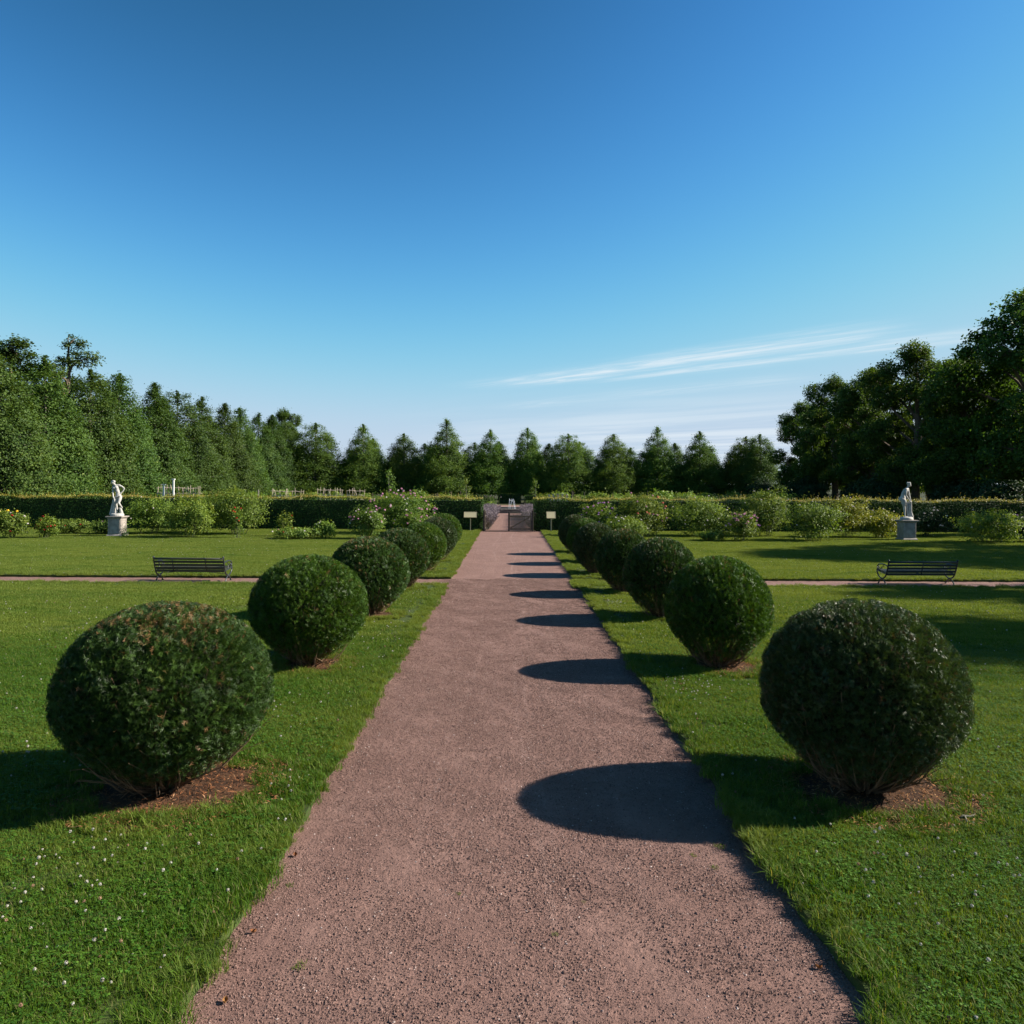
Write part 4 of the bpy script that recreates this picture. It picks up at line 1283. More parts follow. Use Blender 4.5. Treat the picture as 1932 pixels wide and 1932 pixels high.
def lectern(x, y, w, d, ztop, label, pw=.05):
    t = thing('sign', label, 'sign', (x, y, LAWN_Z), 0, 'cream lectern signs in front of the hedge')
    tilt = R(38)
    p = bevel(MB().box((0, 0, 0), (w, .035, d)).build('panel', M['sign_cream'], t, loc=(0, 0, ztop - d * .40)), .006, 2)
    p.rotation_euler = (-tilt, 0, 0)
    fr = MB()
    for (cx, cz, sx, sz) in ((0, d / 2 - .012, w, .022), (0, -d / 2 + .012, w, .022), (-w / 2 + .011, 0, .022, d - .05), (w / 2 - .011, 0, .022, d - .05)):
        fr.box((cx, -.021, cz), (sx, .010, sz))
    fr.build('frame', M['sign_post'], p)
    bevel(MB().box((0, .02, (ztop - d * .45) / 2), (pw, pw, ztop - d * .45)).build('post', M['sign_post'], t), .004)
    MB().box((0, .03, ztop - d * .52), (w * .5, .04, .05)).build('bracket', M['sign_post'], t)


lectern(-2.36, 46.75, .78, .42, 1.15, 'wide cream lectern sign before the hedge left of the gate')
lectern(2.55, 46.75, .55, .50, 1.19, 'narrower cream lectern sign before the hedge right of the gate', .075)


# ------------------------------------------------------------------ rose bushes and borders
def blossoms(mb, C, s, r):
    for c in C:
        n = 9
        d = rdir(n, r)
        d[:, 2] = np.abs(d[:, 2]) * .8 + .1
        d[:, 1] -= .35
        d = unit(d)
        V, F = leaves(c + d * s * .38, d, s * .75, s * .62, r)
        mb.add(V, F, np.repeat(r.uniform(0, 1, n), 4))


def bush(name, label, cat, x, y, w, h, mat, flowers=(), seed=0, group=None, leaf=.105, dens=1.5, spiky=.25, low=.1, dep=.75, canes=14, z=LAWN_Z):
    r = np.random.default_rng(seed)
    if name == 'rose_bush':
        h *= 1.13
        w *= 1.08
    t = thing(name, label, cat, (x, y, z), 0, group)
    mb = MB()
    tips = []
    for i in range(canes):
        a = r.uniform(0, 6.283)
        rr = math.sqrt(r.uniform(0.05, 1))
        hh = h * (1 - .35 * rr ** 2) * r.uniform(.72, 1.0)
        tip = np.array([math.cos(a) * rr * w * .46, math.sin(a) * rr * w * .46 * dep, hh])
        b0 = np.array([math.cos(a) * w * .14 * rr, math.sin(a) * w * .12 * rr, 0])
        m1 = b0 * .7 + tip * .3 + np.array([0, 0, h * .10]) + r.normal(0, .03, 3)
        m2 = b0 * .3 + tip * .7 + np.array([0, 0, h * .10]) + r.normal(0, .05, 3)
        mb.tube([b0, m1, m2, tip], [.012, .010, .007, .003], 4, False)
        tips.append((m1, m2, tip))
    mb.build('canes', M['cane'], t)
    nc = int(26 + 34 * w * h)
    d = rdir(nc, r)
    rad = r.uniform(0, 1, nc) ** .42
    lump = 1 + .16 * np.sin(4 * np.arctan2(d[:, 1], d[:, 0]) + seed) + .12 * np.sin(6 * d[:, 2] + seed * 3) + r.normal(0, .08, nc)
    CC = d * np.array([w * .47, w * .47 * dep, h * .46]) * (rad * lump)[:, None] + np.array([0, 0, h * .52])
    CC[:, 2] = np.maximum(CC[:, 2], h * low)
    tp = np.array([q for tt in tips for q in (tt[1], tt[2], tt[1] * .5 + tt[2] * .5)])
    CC = np.concatenate([CC, tp])
    per = int(15 * dens)
    spread = .115 * (0.6 + .25 * h)
    C = (CC[:, None] + r.normal(0, 1, (len(CC), per, 3)) * np.array([spread, spread, spread * .75])).reshape(-1, 3)
    crn = np.repeat(r.uniform(0, 1, len(CC)), per)
    # leafy shoots rising from the top
    ns = int(spiky * 40 * w)
    a, rr = r.uniform(0, 6.283, ns), np.sqrt(r.uniform(0, 1, ns))
    base = np.stack([np.cos(a) * rr * w * .42, np.sin(a) * rr * w * .42 * dep, h * (.86 - .30 * rr ** 2)], -1)
    sh = r.uniform(.12, .34, ns) * min(1, h)
    q = np.linspace(0, 1, 8)
    S = base[:, None] + np.stack([np.outer(r.normal(0, .10, ns), q), np.outer(r.normal(0, .1, ns), q), np.outer(sh, q)], -1) + r.normal(0, .022, (ns, 8, 3))
    C = np.concatenate([C, S.reshape(-1, 3)])
    crn = np.concatenate([crn, np.repeat(r.uniform(.4, 1, ns), 8)])
    C[:, 2] = np.maximum(C[:, 2], .03)
    out = unit(C - np.array([0, 0, h * .35]))
    N = unit(out * .7 + np.array([0, 0, .45]) + .75 * rdir(len(C), r))
    V, F = leaves(C, N, leaf * r.uniform(.6, 1.25, len(C)), leaf * .62 * r.uniform(.7, 1.2, len(C)), r)
    a = np.clip(.55 * crn + .45 * r.uniform(0, 1, len(C)) + .08 * (C[:, 2] / h - .5), 0, 1)
    link('foliage', mesh_np('foliage', V, F, mat, {'rnd': np.repeat(a, 4)}), t)
    for (fm, n, s, z0) in flowers:
        s *= .86
        fb = MB()
        d = rdir(n * 3, r)
        d[:, 1] = -np.abs(d[:, 1])
        P = d * np.array([w * .47, w * .48 * dep, h * .48]) * r.uniform(.93, 1.1, (len(d), 1)) + np.array([0, 0, h * .55])
        P = P[P[:, 2] > z0 * h][:n]
        blossoms(fb, P, s, r)
        tag(fb.build('blossoms', M[fm], t), kind='stuff')
    return t


ROSE = 'rose bushes in front of the hedge'
bush('rose_bush', 'rose bush with yellow, white and red blooms at the left edge of the photo', 'rose bush', -25.4, 39.0, 1.9, 1.25, M['rose_leaf'], (('p_yellow', 7, .16, .7), ('p_white', 6, .13, .3), ('p_red', 2, .14, .1)), 401, ROSE, spiky=.5)
bush('rose_bush', 'rose bush with deep red clusters, next to the yellow roses', 'rose bush', -23.55, 39.2, 1.1, .95, M['rose_leaf'], (('p_red', 13, .14, .35), ('p_yellow', 1, .12, .6)), 402, ROSE, spiky=.6)
bush('rose_bush', 'low sparse rose bush just left of the left pedestal', 'rose bush', -22.3, 42.2, 1.5, .62, M['rose_grey'], (('p_pink', 2, .1, .4),), 403, ROSE, spiky=.8)
bush('rose_bush', 'low thin rose bush between the red roses and the low bush by the left pedestal', 'rose bush', -24.1, 42.4, 1.9, .66, M['rose_grey'], (('p_red', 2, .1, .4),), 404, ROSE, spiky=.8)
bush('rose_bush', 'broad leafy rose shrub directly right of the left statue', 'rose bush', -19.9, 42.6, 2.9, 1.85, M['rose_leaf'], (('p_white', 4, .09, .3),), 405, ROSE)
bush('rose_bush', 'rose shrub standing forward on the lawn, second right of the left statue', 'rose bush', -16.7, 40.2, 2.6, 1.85, M['rose_leaf'], (), 406, ROSE)
bush('rose_bush', 'dense rose shrub filling the gap behind the forward shrub, left of the tall one', 'rose bush', -17.4, 43.6, 3.0, 1.95, M['rose_leaf'], (('p_white', 3, .09, .3),), 407, ROSE)
bush('rose_bush', 'tall yellowish green rose shrub at the right end of the left shrub group', 'rose bush', -15.1, 42.6, 3.3, 2.35, M['rose_leaf'], (), 408, ROSE, spiky=.5)
bush('rose_bush', 'slim upright rose with a few deep red blooms before the tall green shrub', 'rose bush', -14.05, 39.8, .62, 1.5, M['rose_leaf'], (('p_red', 7, .12, .5),), 409, ROSE, dens=.45, canes=6)
bush('rose_bush', 'thin open rose with a red bloom at the left end of the low rose bed', 'rose bush', -12.0, 41.2, .95, 1.15, M['rose_leaf'], (('p_red', 2, .11, .2),), 410, ROSE, dens=.45, canes=6)
bush('rose_bush', 'low flat-topped rose bed with few white blooms on the left lawn', 'rose bush', -10.9, 39.5, 2.5, .50, M['rose_grey'], (('p_white', 4, .10, .5), ('p_red', 3, .09, .5)), 411, ROSE, spiky=.25, low=.05)
bush('rose_bush', 'leafy low rose at the right end of the low rose bed', 'rose bush', -9.6, 40.0, 1.0, .78, M['rose_leaf'], (('p_white', 3, .10, .4),), 412, ROSE, spiky=.9)
bush('rose_bush', 'rounded rose bush with pale pink blooms beside the left yew balls', 'rose bush', -7.35, 39.6, 1.75, 1.42, M['rose_grey'], (('p_pink', 14, .10, .55), ('p_white', 12, .10, .5)), 413, ROSE, spiky=.5)
bush('rose_bush', 'large arching rose bush covered in pink blooms behind the left yew balls', 'rose bush', -6.2, 44.0, 3.9, 2.15, M['rose_leaf'], (('p_pink', 52, .15, .3), ('p_white', 14, .12, .5)), 414, ROSE, spiky=.5)
bush('rose_bush', 'low rose bush with pink blooms under the large arching pink rose', 'rose bush', -5.2, 42.0, 2.0, 1.1, M['rose_leaf'], (('p_pink', 10, .13, .3),), 415, ROSE)
bush('rose_bush', 'rose bush with mauve pink blooms just behind the right yew balls', 'rose bush', 4.95, 42.9, 2.0, 1.65, M['rose_leaf'], (('p_mauve', 18, .13, .4), ('p_pink', 8, .12, .4)), 416, ROSE, spiky=.4)
bush('rose_bush', 'bushy rose with salmon and pink blooms right of the mauve rose', 'rose bush', 7.3, 42.2, 2.7, 2.1, M['rose_leaf'], (('p_orange', 7, .15, .35), ('p_pink', 12, .13, .35)), 417, ROSE, spiky=.5)
bush('rose_bush', 'pale leafy low rose in front of the salmon rose', 'rose bush', 6.0, 39.8, 2.1, 1.05, M['rose_grey'], (('p_white', 12, .10, .4),), 418, ROSE, spiky=.6)
bush('rose_bush', 'large grey green rose shrub with scattered white blooms right of the path', 'rose bush', 10.6, 43.0, 3.4, 1.95, M['rose_grey'], (('p_white', 13, .10, .3),), 419, ROSE)
bush('rose_bush', 'rounded rose bush with bright pink blooms on the right lawn', 'rose bush', 11.9, 39.5, 1.75, 1.32, M['rose_leaf'], (('p_pink', 22, .13, .5), ('p_mauve', 4, .12, .5)), 420, ROSE, spiky=.3)
bush('rose_bush', 'low trailing rose left of the bright pink rounded rose', 'rose bush', 10.5, 39.6, 1.6, .45, M['rose_grey'], (), 421, ROSE, low=.05)
bush('rose_bush', 'tall shrub with upright fresh green shoots above the right hedge', 'rose bush', 14.3, 43.2, 2.7, 2.35, M['rose_grey'], (('p_white', 6, .09, .3),), 422, ROSE, spiky=1.1)
bush('rose_bush', 'loose grey green rose shrub in front of the tall shooting shrub', 'rose bush', 15.8, 40.0, 2.9, 1.9, M['rose_grey'], (('p_white', 5, .09, .3),), 423, ROSE, spiky=.5)
bush('rose_bush', 'yellow green rose shrub nearer the middle of the yellowing pair', 'rose bush', 18.8, 42.6, 2.7, 1.95, M['rose_yellow'], (('p_white', 6, .10, .5),), 424, ROSE, spiky=.5)
bush('rose_bush', 'yellowing rose shrub with gold leaves next to the right pedestal', 'rose bush', 20.6, 42.6, 2.2, 1.45, M['rose_yellow'], (('p_white', 6, .10, .5),), 425, ROSE, spiky=.4)
bush('rose_bush', 'dark rose with white blooms just right of the right pedestal', 'rose bush', 23.9, 43.6, 2.1, 1.4, M['rose_deep'], (('p_white', 10, .12, .4),), 426, ROSE, spiky=.6)
bush('rose_bush', 'broad arching dark green rose at the right edge of the photo', 'rose bush', 24.6, 39.3, 3.3, 1.55, M['rose_leaf'], (('p_white', 3, .10, .4),), 427, ROSE, spiky=.3)
bush('rose_bush', 'mauve pink rose cut off by the right edge of the photo', 'rose bush', 26.9, 40.0, 1.6, 1.3, M['rose_deep'], (('p_mauve', 14, .12, .2),), 428, ROSE, spiky=.3)


# ------------------------------------------------------------------ kitchen garden beyond the hedge
def trellis(x0, x1, y, ztop, zb, label, seed):
    r = np.random.default_rng(seed)
    t = thing('bamboo_trellis', label, 'trellis', ((x0 + x1) / 2, y, 0), 0, 'bamboo trellises beyond the left hedge')
    W = x1 - x0
    n = int(W / .16)
    for k in range(n):
        xa = -W / 2 + k * W / (n - 1) + r.normal(0, .03)
        ln = r.normal(0, .16)
        dy = .35 if k % 2 else -.35
        o = MB()
        o.tube([(xa - ln, dy, 0), (xa, dy * .3, ztop * .6), (xa + ln * .8, -dy * .25, ztop + r.uniform(-.05, .22))], [.026, .023, .018], 5)
        o.build('cane', M['bamboo'], t)
    for z in (ztop - .05, ztop - .42, ztop - .75):
        xs = np.linspace(-W / 2 - .1, W / 2 + .1, 7)
        o = MB()
        o.tube(np.stack([xs, np.full(7, 0.0), z + r.normal(0, .03, 7)], -1), .026, 5)
        o.build('cross_bar', M['bamboo'], t)


trellis(-25.6, -22.5, 56, 2.55, 0, 'bamboo trellis behind white posts, leftmost beyond the hedge', 501)
trellis(-18.5, -17.4, 60, 2.30, 0, 'bamboo trellis, second from the left beyond the hedge', 502)
trellis(-17.2, -16.25, 60.2, 2.30, 0, 'bamboo trellis, third from the left, close beside the second', 503)
trellis(-15.3, -13.4, 61.5, 2.38, 0, 'bamboo trellis, fourth from the left beyond the hedge', 504)
trellis(-12.9, -11.7, 61.5, 2.34, 0, 'bamboo trellis nearest the large pink rose bush', 505)
for i, (x, h) in enumerate(((-25.0, 2.72), (-24.3, 3.1))):
    t = thing('white_post', ['slim white post at the left bamboo trellis', 'taller white post with a flat cap at the left bamboo trellis'][i], 'post', (x, 55.6, 0), 0, 'white posts by the trellis')
    bevel(MB().box((0, 0, h / 2), (.11, .11, h)).build('shaft', M['white_paint'], t), .006)
    bevel(MB().box((0, 0, h + .03), (.22, .22, .06)).build('cap', M['white_paint'], t), .006)
tag(MB().tube([(0, 0, 0), (0.01, 0, 1.3), (.0, 0, 2.35)], .07, 7).build('stake', M['bark_grey'], loc=(-19.6, 60, 0)), 'grey wooden stake left of the second bamboo trellis', 'stake')

# wooden frames with planks, right of the fountain axis
for i, x in enumerate((3.65, 4.35)):
    t = thing('plank_rack', ['weathered plank rack leaning above the right hedge, left one', 'weathered plank rack leaning above the right hedge, right one'][i], 'rack', (x, 58, 0), 0, 'weathered plank racks')
    for k in range(3):
        o = MB().box((0, 0, 1.1), (.12, .04, 2.2)).build('plank', M['bamboo'], t, loc=(k * .2 - .2, 0, 0))
        o.rotation_euler = (0, R(-12 + 3 * k), 0)
    o = MB().box((0, .05, 1.55), (.9, .05, .12)).build('crosspiece', M['gate_dark'], t)

# blue and white plate sign
t = thing('plate_sign', 'small blue and white plate sign just above the right hedge', 'sign', (2.62, 50.0, 0), 0)
MB().box((0, .03, .95), (.05, .05, 1.9)).build('post', M['gate_dark'], t)
pl = bevel(MB().box((0, 0, 2.0), (.36, .02, .17)).build('plate', M['blue_paint'], t), .004)
for k, (x, z, sx, sz) in enumerate(((-.07, 2.03, .15, .05), (-.07, 1.965, .12, .03), (.10, 2.03, .09, .045), (.10, 1.965, .11, .03))):
    MB().box((x, -.0125, z), (sx, .005, sz)).build('white_mark', M['white_paint'], pl)

# vines and vegetable rows
G1 = 'vegetables and vines beyond the hedge'
r = np.random.default_rng(600)
kinds = []
for k in range(3):
    t0 = bush('garden_plant', 'leafy green vegetable plant in the kitchen garden rows beyond the hedge', 'plant', 0, 0, 2.6, 1.5, M['fresh'], (), 610 + k, G1, leaf=.17, dens=.7, spiky=.6, z=-.03, canes=9)
    kinds.append(t0)
spots = []
for y in (62, 68, 75, 83, 92, 99):
    for x in np.arange(-24, 24.1, 3.2):
        if abs(x) < 4.5:
            continue
        if y < 64 and -20 < x < -11:
            continue
        spots.append((x + r.uniform(-.9, .9), y + r.uniform(-1.5, 1.5)))
used = [False] * 3
for i, (x, y) in enumerate(spots):
    k = i % 3
    ztop = 3 - 0.66 * y / 47.0 * 1.0
    vis = 3 - 29.0 * y / 1450 * 1.0       # height at which the hedge top hides things
    s = max(.5, (vis + r.uniform(.0, .75)) / 1.55)
    if not used[k]:
        o = kinds[k]
        used[k] = True
    else:
        src = kinds[k]
        o = src.copy()
        col.objects.link(o)
        for ch in src.children:
            c = ch.copy()
            col.objects.link(c)
            c.parent = o
    o.location = (x, y, -.03)
    o['label'] = f'leafy green vegetable plant beyond the {"left" if x < 0 else "right"} hedge, ' + ('in the rows nearest the hedge' if y < 71 else 'in the middle rows' if y < 88 else 'in the farthest rows')
    o.rotation_euler = (0, 0, r.uniform(0, 6.28))
    o.scale = (r.uniform(.9, 1.3), r.uniform(.9, 1.3), s)
stake_me = MB().tube([(0, 0, 0), (0.01, 0, .9), (0, 0.01, 1.8)], .035, 5).mesh('vine_stake', M['bark'])
for i in range(34):
    x = r.uniform(-14, 15)
    if abs(x) < 4.4:
        x = 4.6 + r.uniform(0, 3) if x > 0 else -4.6 - r.uniform(0, 3)
    y = r.uniform(66, 88)
    o = link('vine_stake', stake_me)
    o.location = (x, y, -.03)
    o.rotation_euler = (r.normal(0, .04), r.normal(0, .05), 0)
    o.scale = (1, 1, (3 - 29.0 * y / 1450 + r.uniform(.3, .8)) / 1.8)
    tag(o, f'dark wooden stake among the vines beyond the {"left" if x < 0 else "right"} hedge', 'stake', 'vine stakes')


def sapling(x, y, h, label, seed):
    r = np.random.default_rng(seed)
    t = thing('young_tree', label, 'tree', (x, y, 0), 0)
    mb = MB()
    mb.tube([(0, 0, 0), (.03, 0, h * .4), (-.02, 0, h * .75), (.02, 0, h)], [.035, .028, .018, .006], 6)
    C = []
    for k in range(11):
        z = h * (.5 + .045 * k)
        a = r.uniform(0, 6.28)
        L = .55 * (1.1 - k / 14)
        e = np.array([math.cos(a) * L, math.sin(a) * L, z + .35])
        mb.tube([(0, 0, z), e * .5 + np.array([0, 0, z * .5]), e], [.012, .009, .004], 4, False)
        for q in (.5, .75, 1.0):
            C.append(np.array([0, 0, z]) * (1 - q) + e * q)
    mb.build('trunk', M['bark_grey'], t)
    C = np.repeat(np.array(C), 9, axis=0) + r.normal(0, .085, (len(C) * 9, 3))
    V, F = leaves(C, unit(rdir(len(C), r) + np.array([.2, -.2, .5])), .13, .08, r)
    link('crown', mesh_np('crown', V, F, M['fresh'], {'rnd': np.repeat(r.uniform(0, .7, len(C)), 4)}), t)


sapling(-9.4, 60, 3.85, 'slender young tree rising behind the large pink rose bush', 701)
sapling(-3.9, 70, 3.15, 'thin young tree just left of the fountain above the hedge', 702)
sapling(2.9, 85, 3.2, 'thin bright young tree just right of the fountain above the hedge', 703)


# lavender along the garden path
def lavender(seed):
    r = np.random.default_rng(seed)
    n = 420
    a, rr = r.uniform(0, 6.283, n), np.sqrt(r.uniform(0, 1, n))
    B = np.stack([np.cos(a) * rr * .25, np.sin(a) * rr * .25, np.zeros(n)], -1)
    L = r.uniform(.55, .95, n)
    D = unit(np.stack([np.cos(a) * rr * .75, np.sin(a) * rr * .75, np.ones(n)], -1) + r.normal(0, .1, (n, 3)))
    E2 = B + D * L[:, None]
    mb, fb = MB(), MB()
    s = unit(np.cross(D, rdir(n, r))) * .006
    V = np.stack([B - s, B + s, E2 + s * .5, E2 - s * .5], 1).reshape(-1, 3)
    mb.add(V, np.arange(4 * n).reshape(-1, 4), np.repeat(r.uniform(0, 1, n), 4))
    d = rdir(260, r)
    d[:, 2] = np.abs(d[:, 2])
    V, F = leaves(d * np.array([.42, .42, .45]) * r.uniform(.6, 1, (260, 1)), d, .10, .03, r)
    mb.add(V, F, np.repeat(r.uniform(0, .6, 260), 4))
    for q in (0, .09, .18):
        V, F = leaves(E2 - D * q * .9 + r.normal(0, .008, (n, 3)), rdir(n, r), .085, .045, r)
        fb.add(V, F, np.repeat(r.uniform(0, 1, n), 4))
    return mb.mesh('foliage', M['lavender_leaf']), fb.mesh('blossoms', M['lavender_bloom'])


lav = [lavender(710), lavender(711)]
i = 0
for side, x in ((-1, -1.62), (1, 1.72)):
    for k in range(15):
        t = thing('lavender', f'{NUM[k]} lavender bush beyond the gate along the {"left" if side < 0 else "right"} side of the path', 'lavender', (x - side * -.25 * (k % 2), 49.4 + k * 1.55, -.03), i * 1.1, f'lavender row {"left" if side < 0 else "right"} of the garden path', (1.15, 1.15, 1.25))
        a, f = lav[i % 2]
        link('foliage', a, t)
        tag(link('blossoms', f, t), kind='stuff')
        i += 1

# fountain basin
t = thing('fountain', 'low stone fountain basin with small water jet beyond the gate', 'fountain', (0.1, 79.3, 0), 0)
ow, od, th, hh = 5.6, 6.6, .38, .34
for (cx, cy, sx, sy) in ((0, -od / 2 + th / 2, ow, th), (0, od / 2 - th / 2, ow, th), (-ow / 2 + th / 2, 0, th, od - 2 * th - .006), (ow / 2 - th / 2, 0, th, od - 2 * th - .006)):
    wl = bevel(MB().box((cx, cy, hh / 2 - .03), (sx, sy, hh + .06)).build('basin_wall', M['basin_stone'], t), .02)
    nst = int(max(sx, sy) / .55)
    for k in range(nst):
        if sx > sy:
            bevel(MB().box((cx - sx / 2 + (k + .5) * sx / nst, cy, hh + .045), (sx / nst - .012, sy + .08, .07)).build('coping_stone', M['sandstone'], wl), .012)
        else:
            bevel(MB().box((cx, cy - sy / 2 + (k + .5) * sy / nst, hh + .045), (sx + .08, sy / nst - .012, .07)).build('coping_stone', M['sandstone'], wl), .012)
mesh_w = mesh_np('water', [(-2.42, -2.92, .27), (2.42, -2.92, .27), (2.42, 2.92, .27), (-2.42, 2.92, .27)], [(0, 1, 2, 3)], M['water'])
link('water', mesh_w, t)
sp = MB()
r = np.random.default_rng(720)
for (vx, vy, top) in ((.42, .1, 1.34), (.34, -.1, 1.22), (-.10, .1, 1.36)):
    q = np.linspace(0, 1, 14)
    zz = .30 + (top - .30) * 4 * q * (1 - q)
    P = np.stack([vx * 1.3 * q + r.normal(0, .006, 14), vy * q, np.maximum(zz, .28)], -1)
    sp.tube(P, np.linspace(.009, .016, 14), 5, False)
for k in range(45):
    q = r.uniform(.35, 1)
    sp.ball((.25 * q + r.normal(0, .06), r.normal(0, .05), .3 + 1.06 * 4 * q * (1 - q) * r.uniform(.75, 1.02)), r.uniform(.008, .02), 4, 3)
sp.build('water_jet', M['spray'], t, smooth=True)


# box hedges, flower clumps round the fountain
def box_hedge(x0, x1, y, dep, h, label, seed, mat='box_leaf', group='low box hedges round the fountain'):
    r = np.random.default_rng(seed)
    t = thing('box_hedge', label, 'hedge', ((x0 + x1) / 2, y, -.03), 0, group)
    W = x1 - x0
    n = int((W * h * 2 + W * dep + dep * h * 2) * 160)
    P = r.uniform(-1, 1, (n, 3))
    ax = r.choice(3, n, p=np.array([dep * h, W * h, W * dep * .5]) / (dep * h + W * h + W * dep * .5))
    P[np.arange(n), ax] = np.sign(P[np.arange(n), ax]) * (1 + r.normal(0, .02, n))
    P[ax == 2, 2] = np.abs(P[ax == 2, 2])
    Nn = np.zeros((n, 3))
    Nn[np.arange(n), ax] = np.sign(P[np.arange(n), ax])
    C = P * np.array([W / 2, dep / 2, h / 2]) + np.array([0, 0, h / 2])
    V, F = leaves(C, unit(Nn + .6 * rdir(n, r)), .13, .09, r)
    link('foliage', mesh_np('foliage', V, F, M[mat], {'rnd': np.repeat(r.uniform(0, 1, n), 4)}), t)
    MB().box((0, 0, h / 2 - .06), (W - .25, dep - .25, h - .2)).build('dark_core', M['yew_inner'], t)  # dark filler box painted like the hedge's shaded interior


box_hedge(2.0, 6.5, 88, 1.4, .98, 'low bright box hedge right of the fountain', 731)
box_hedge(-4.2, -1.75, 88, 1.4, .98, 'low bright box hedge left of the fountain', 732)
box_hedge(2.1, 13, 104.5, 1.2, 1.35, 'low dark hedge below the far trees right of the fountain', 733, 'hedge')
box_hedge(-13, -1.9, 104.5, 1.2, 1.35, 'low dark hedge below the far trees left of the fountain', 734, 'hedge')
box_hedge(-1.5, 1.7, 112, 1.0, 1.5, 'dark hedge closing the view behind the fountain', 735, 'hedge')
bush('flower_clump', 'bright yellow green leafy clump right of the fountain above the hedge', 'plant', 3.6, 78, 2.2, 1.9, M['fresh'], (), 740, None, leaf=.15, z=-.03)
bush('flower_clump', 'yellow green leafy clump left of the fountain by the lavender', 'plant', -2.1, 84.5, 1.2, .9, M['fresh'], (), 741, None, leaf=.14, z=-.03)
# tall stalks left of the fountain
r = np.random.default_rng(742)
t = thing('tall_stalks', 'clump of tall thin green stalks left of the fountain', 'plant', (-2.05, 86, -.03), 0)
sb = MB()
for k in range(46):
    x, y = r.normal(0, .38), r.normal(0, .25)
    h = r.uniform(1.25, 1.62)
    sb.tube([(x, y, 0), (x * 1.05, y, h * .6), (x * 1.15 + r.normal(0, .04), y, h)], [.018, .016, .014], 4, False, r.uniform(0, 1))
sb.build('stalks', M['box_leaf'], t)
hb = MB()
for k in range(46):
    V, F = leaves(np.array([[r.normal(0, .42), r.normal(0, .25), r.uniform(1.3, 1.62)]]).repeat(3, 0) + r.normal(0, .03, (3, 3)), rdir(3, r), .12, .07, r)
    hb.add(V, F, .6)
hb.build('seed_heads', M['lavender_leaf'], t)
t = thing('plant_pot', 'terracotta planter at the foot of the stalks left of the fountain', 'pot', (-2.0, 76.5, -.03), 0)
MB().lathe([(.24, 0), (.33, .5), (.36, .52), (.36, .6), (.31, .6), (.29, .54)], 16).build('pot', M['terracotta'], t, smooth=False)
nb = np.random.default_rng(745)
n = 160
d = rdir(n, nb)
d[:, 2] = np.abs(d[:, 2])
V, F = leaves(d * .36 + np.array([0, 0, .62]), d, .17, .08, nb)
link('foliage', mesh_np('foliage', V, F, M['fresh'], {'rnd': np.repeat(nb.uniform(0, 1, n), 4)}), t)
for i, (x, y) in enumerate(((13.2, 58), (16.2, 57))):
    r = np.random.default_rng(750 + i)
    t = thing('tall_grass', ['pale feathery grass clump above the right hedge by the tall shooting shrub', 'smaller pale feathery clump above the hedge before the right trees'][i], 'plant', (x, y, -.03), 0, 'feathery grass clumps')
    V, T, a, *_ = blades(260, .9, 1.7, 2.35, .03, r, lean=.12)
    link('foliage', mesh_np('foliage', V, T, M['lavender_leaf'], {'rnd': a * .7}), t)


# ------------------------------------------------------------------ trees
def crown_mesh(name, C, rad_c, per, leaf, r, mat, flat=.6, out_c=(0, 0, 5.0), up=.55):
    n = len(C)
    P = (C[:, None] + r.normal(0, 1, (n, per, 3)) * (rad_c[:, None, None] * np.array([.5, .5, .5 * flat]))).reshape(-1, 3)
    o = unit((P - np.array(out_c)) * np.array([1, 1, .45]))
    N = unit(o * .75 + np.array([0, 0, up]) +   .85 * rdir(len(P), r))
    V, F = leaves(P, N, leaf * r.uniform(.65, 1.3, len(P)), leaf * .68 * r.uniform(.7, 1.2, len(P)), r)
    a = np.clip(.45 * np.repeat(r.uniform(0, 1, n), per) + .5 * r.uniform(0, 1, len(P)), 0, 1)
    return mesh_np(name, V, F, mat, {'rnd': np.repeat(a, 4)})


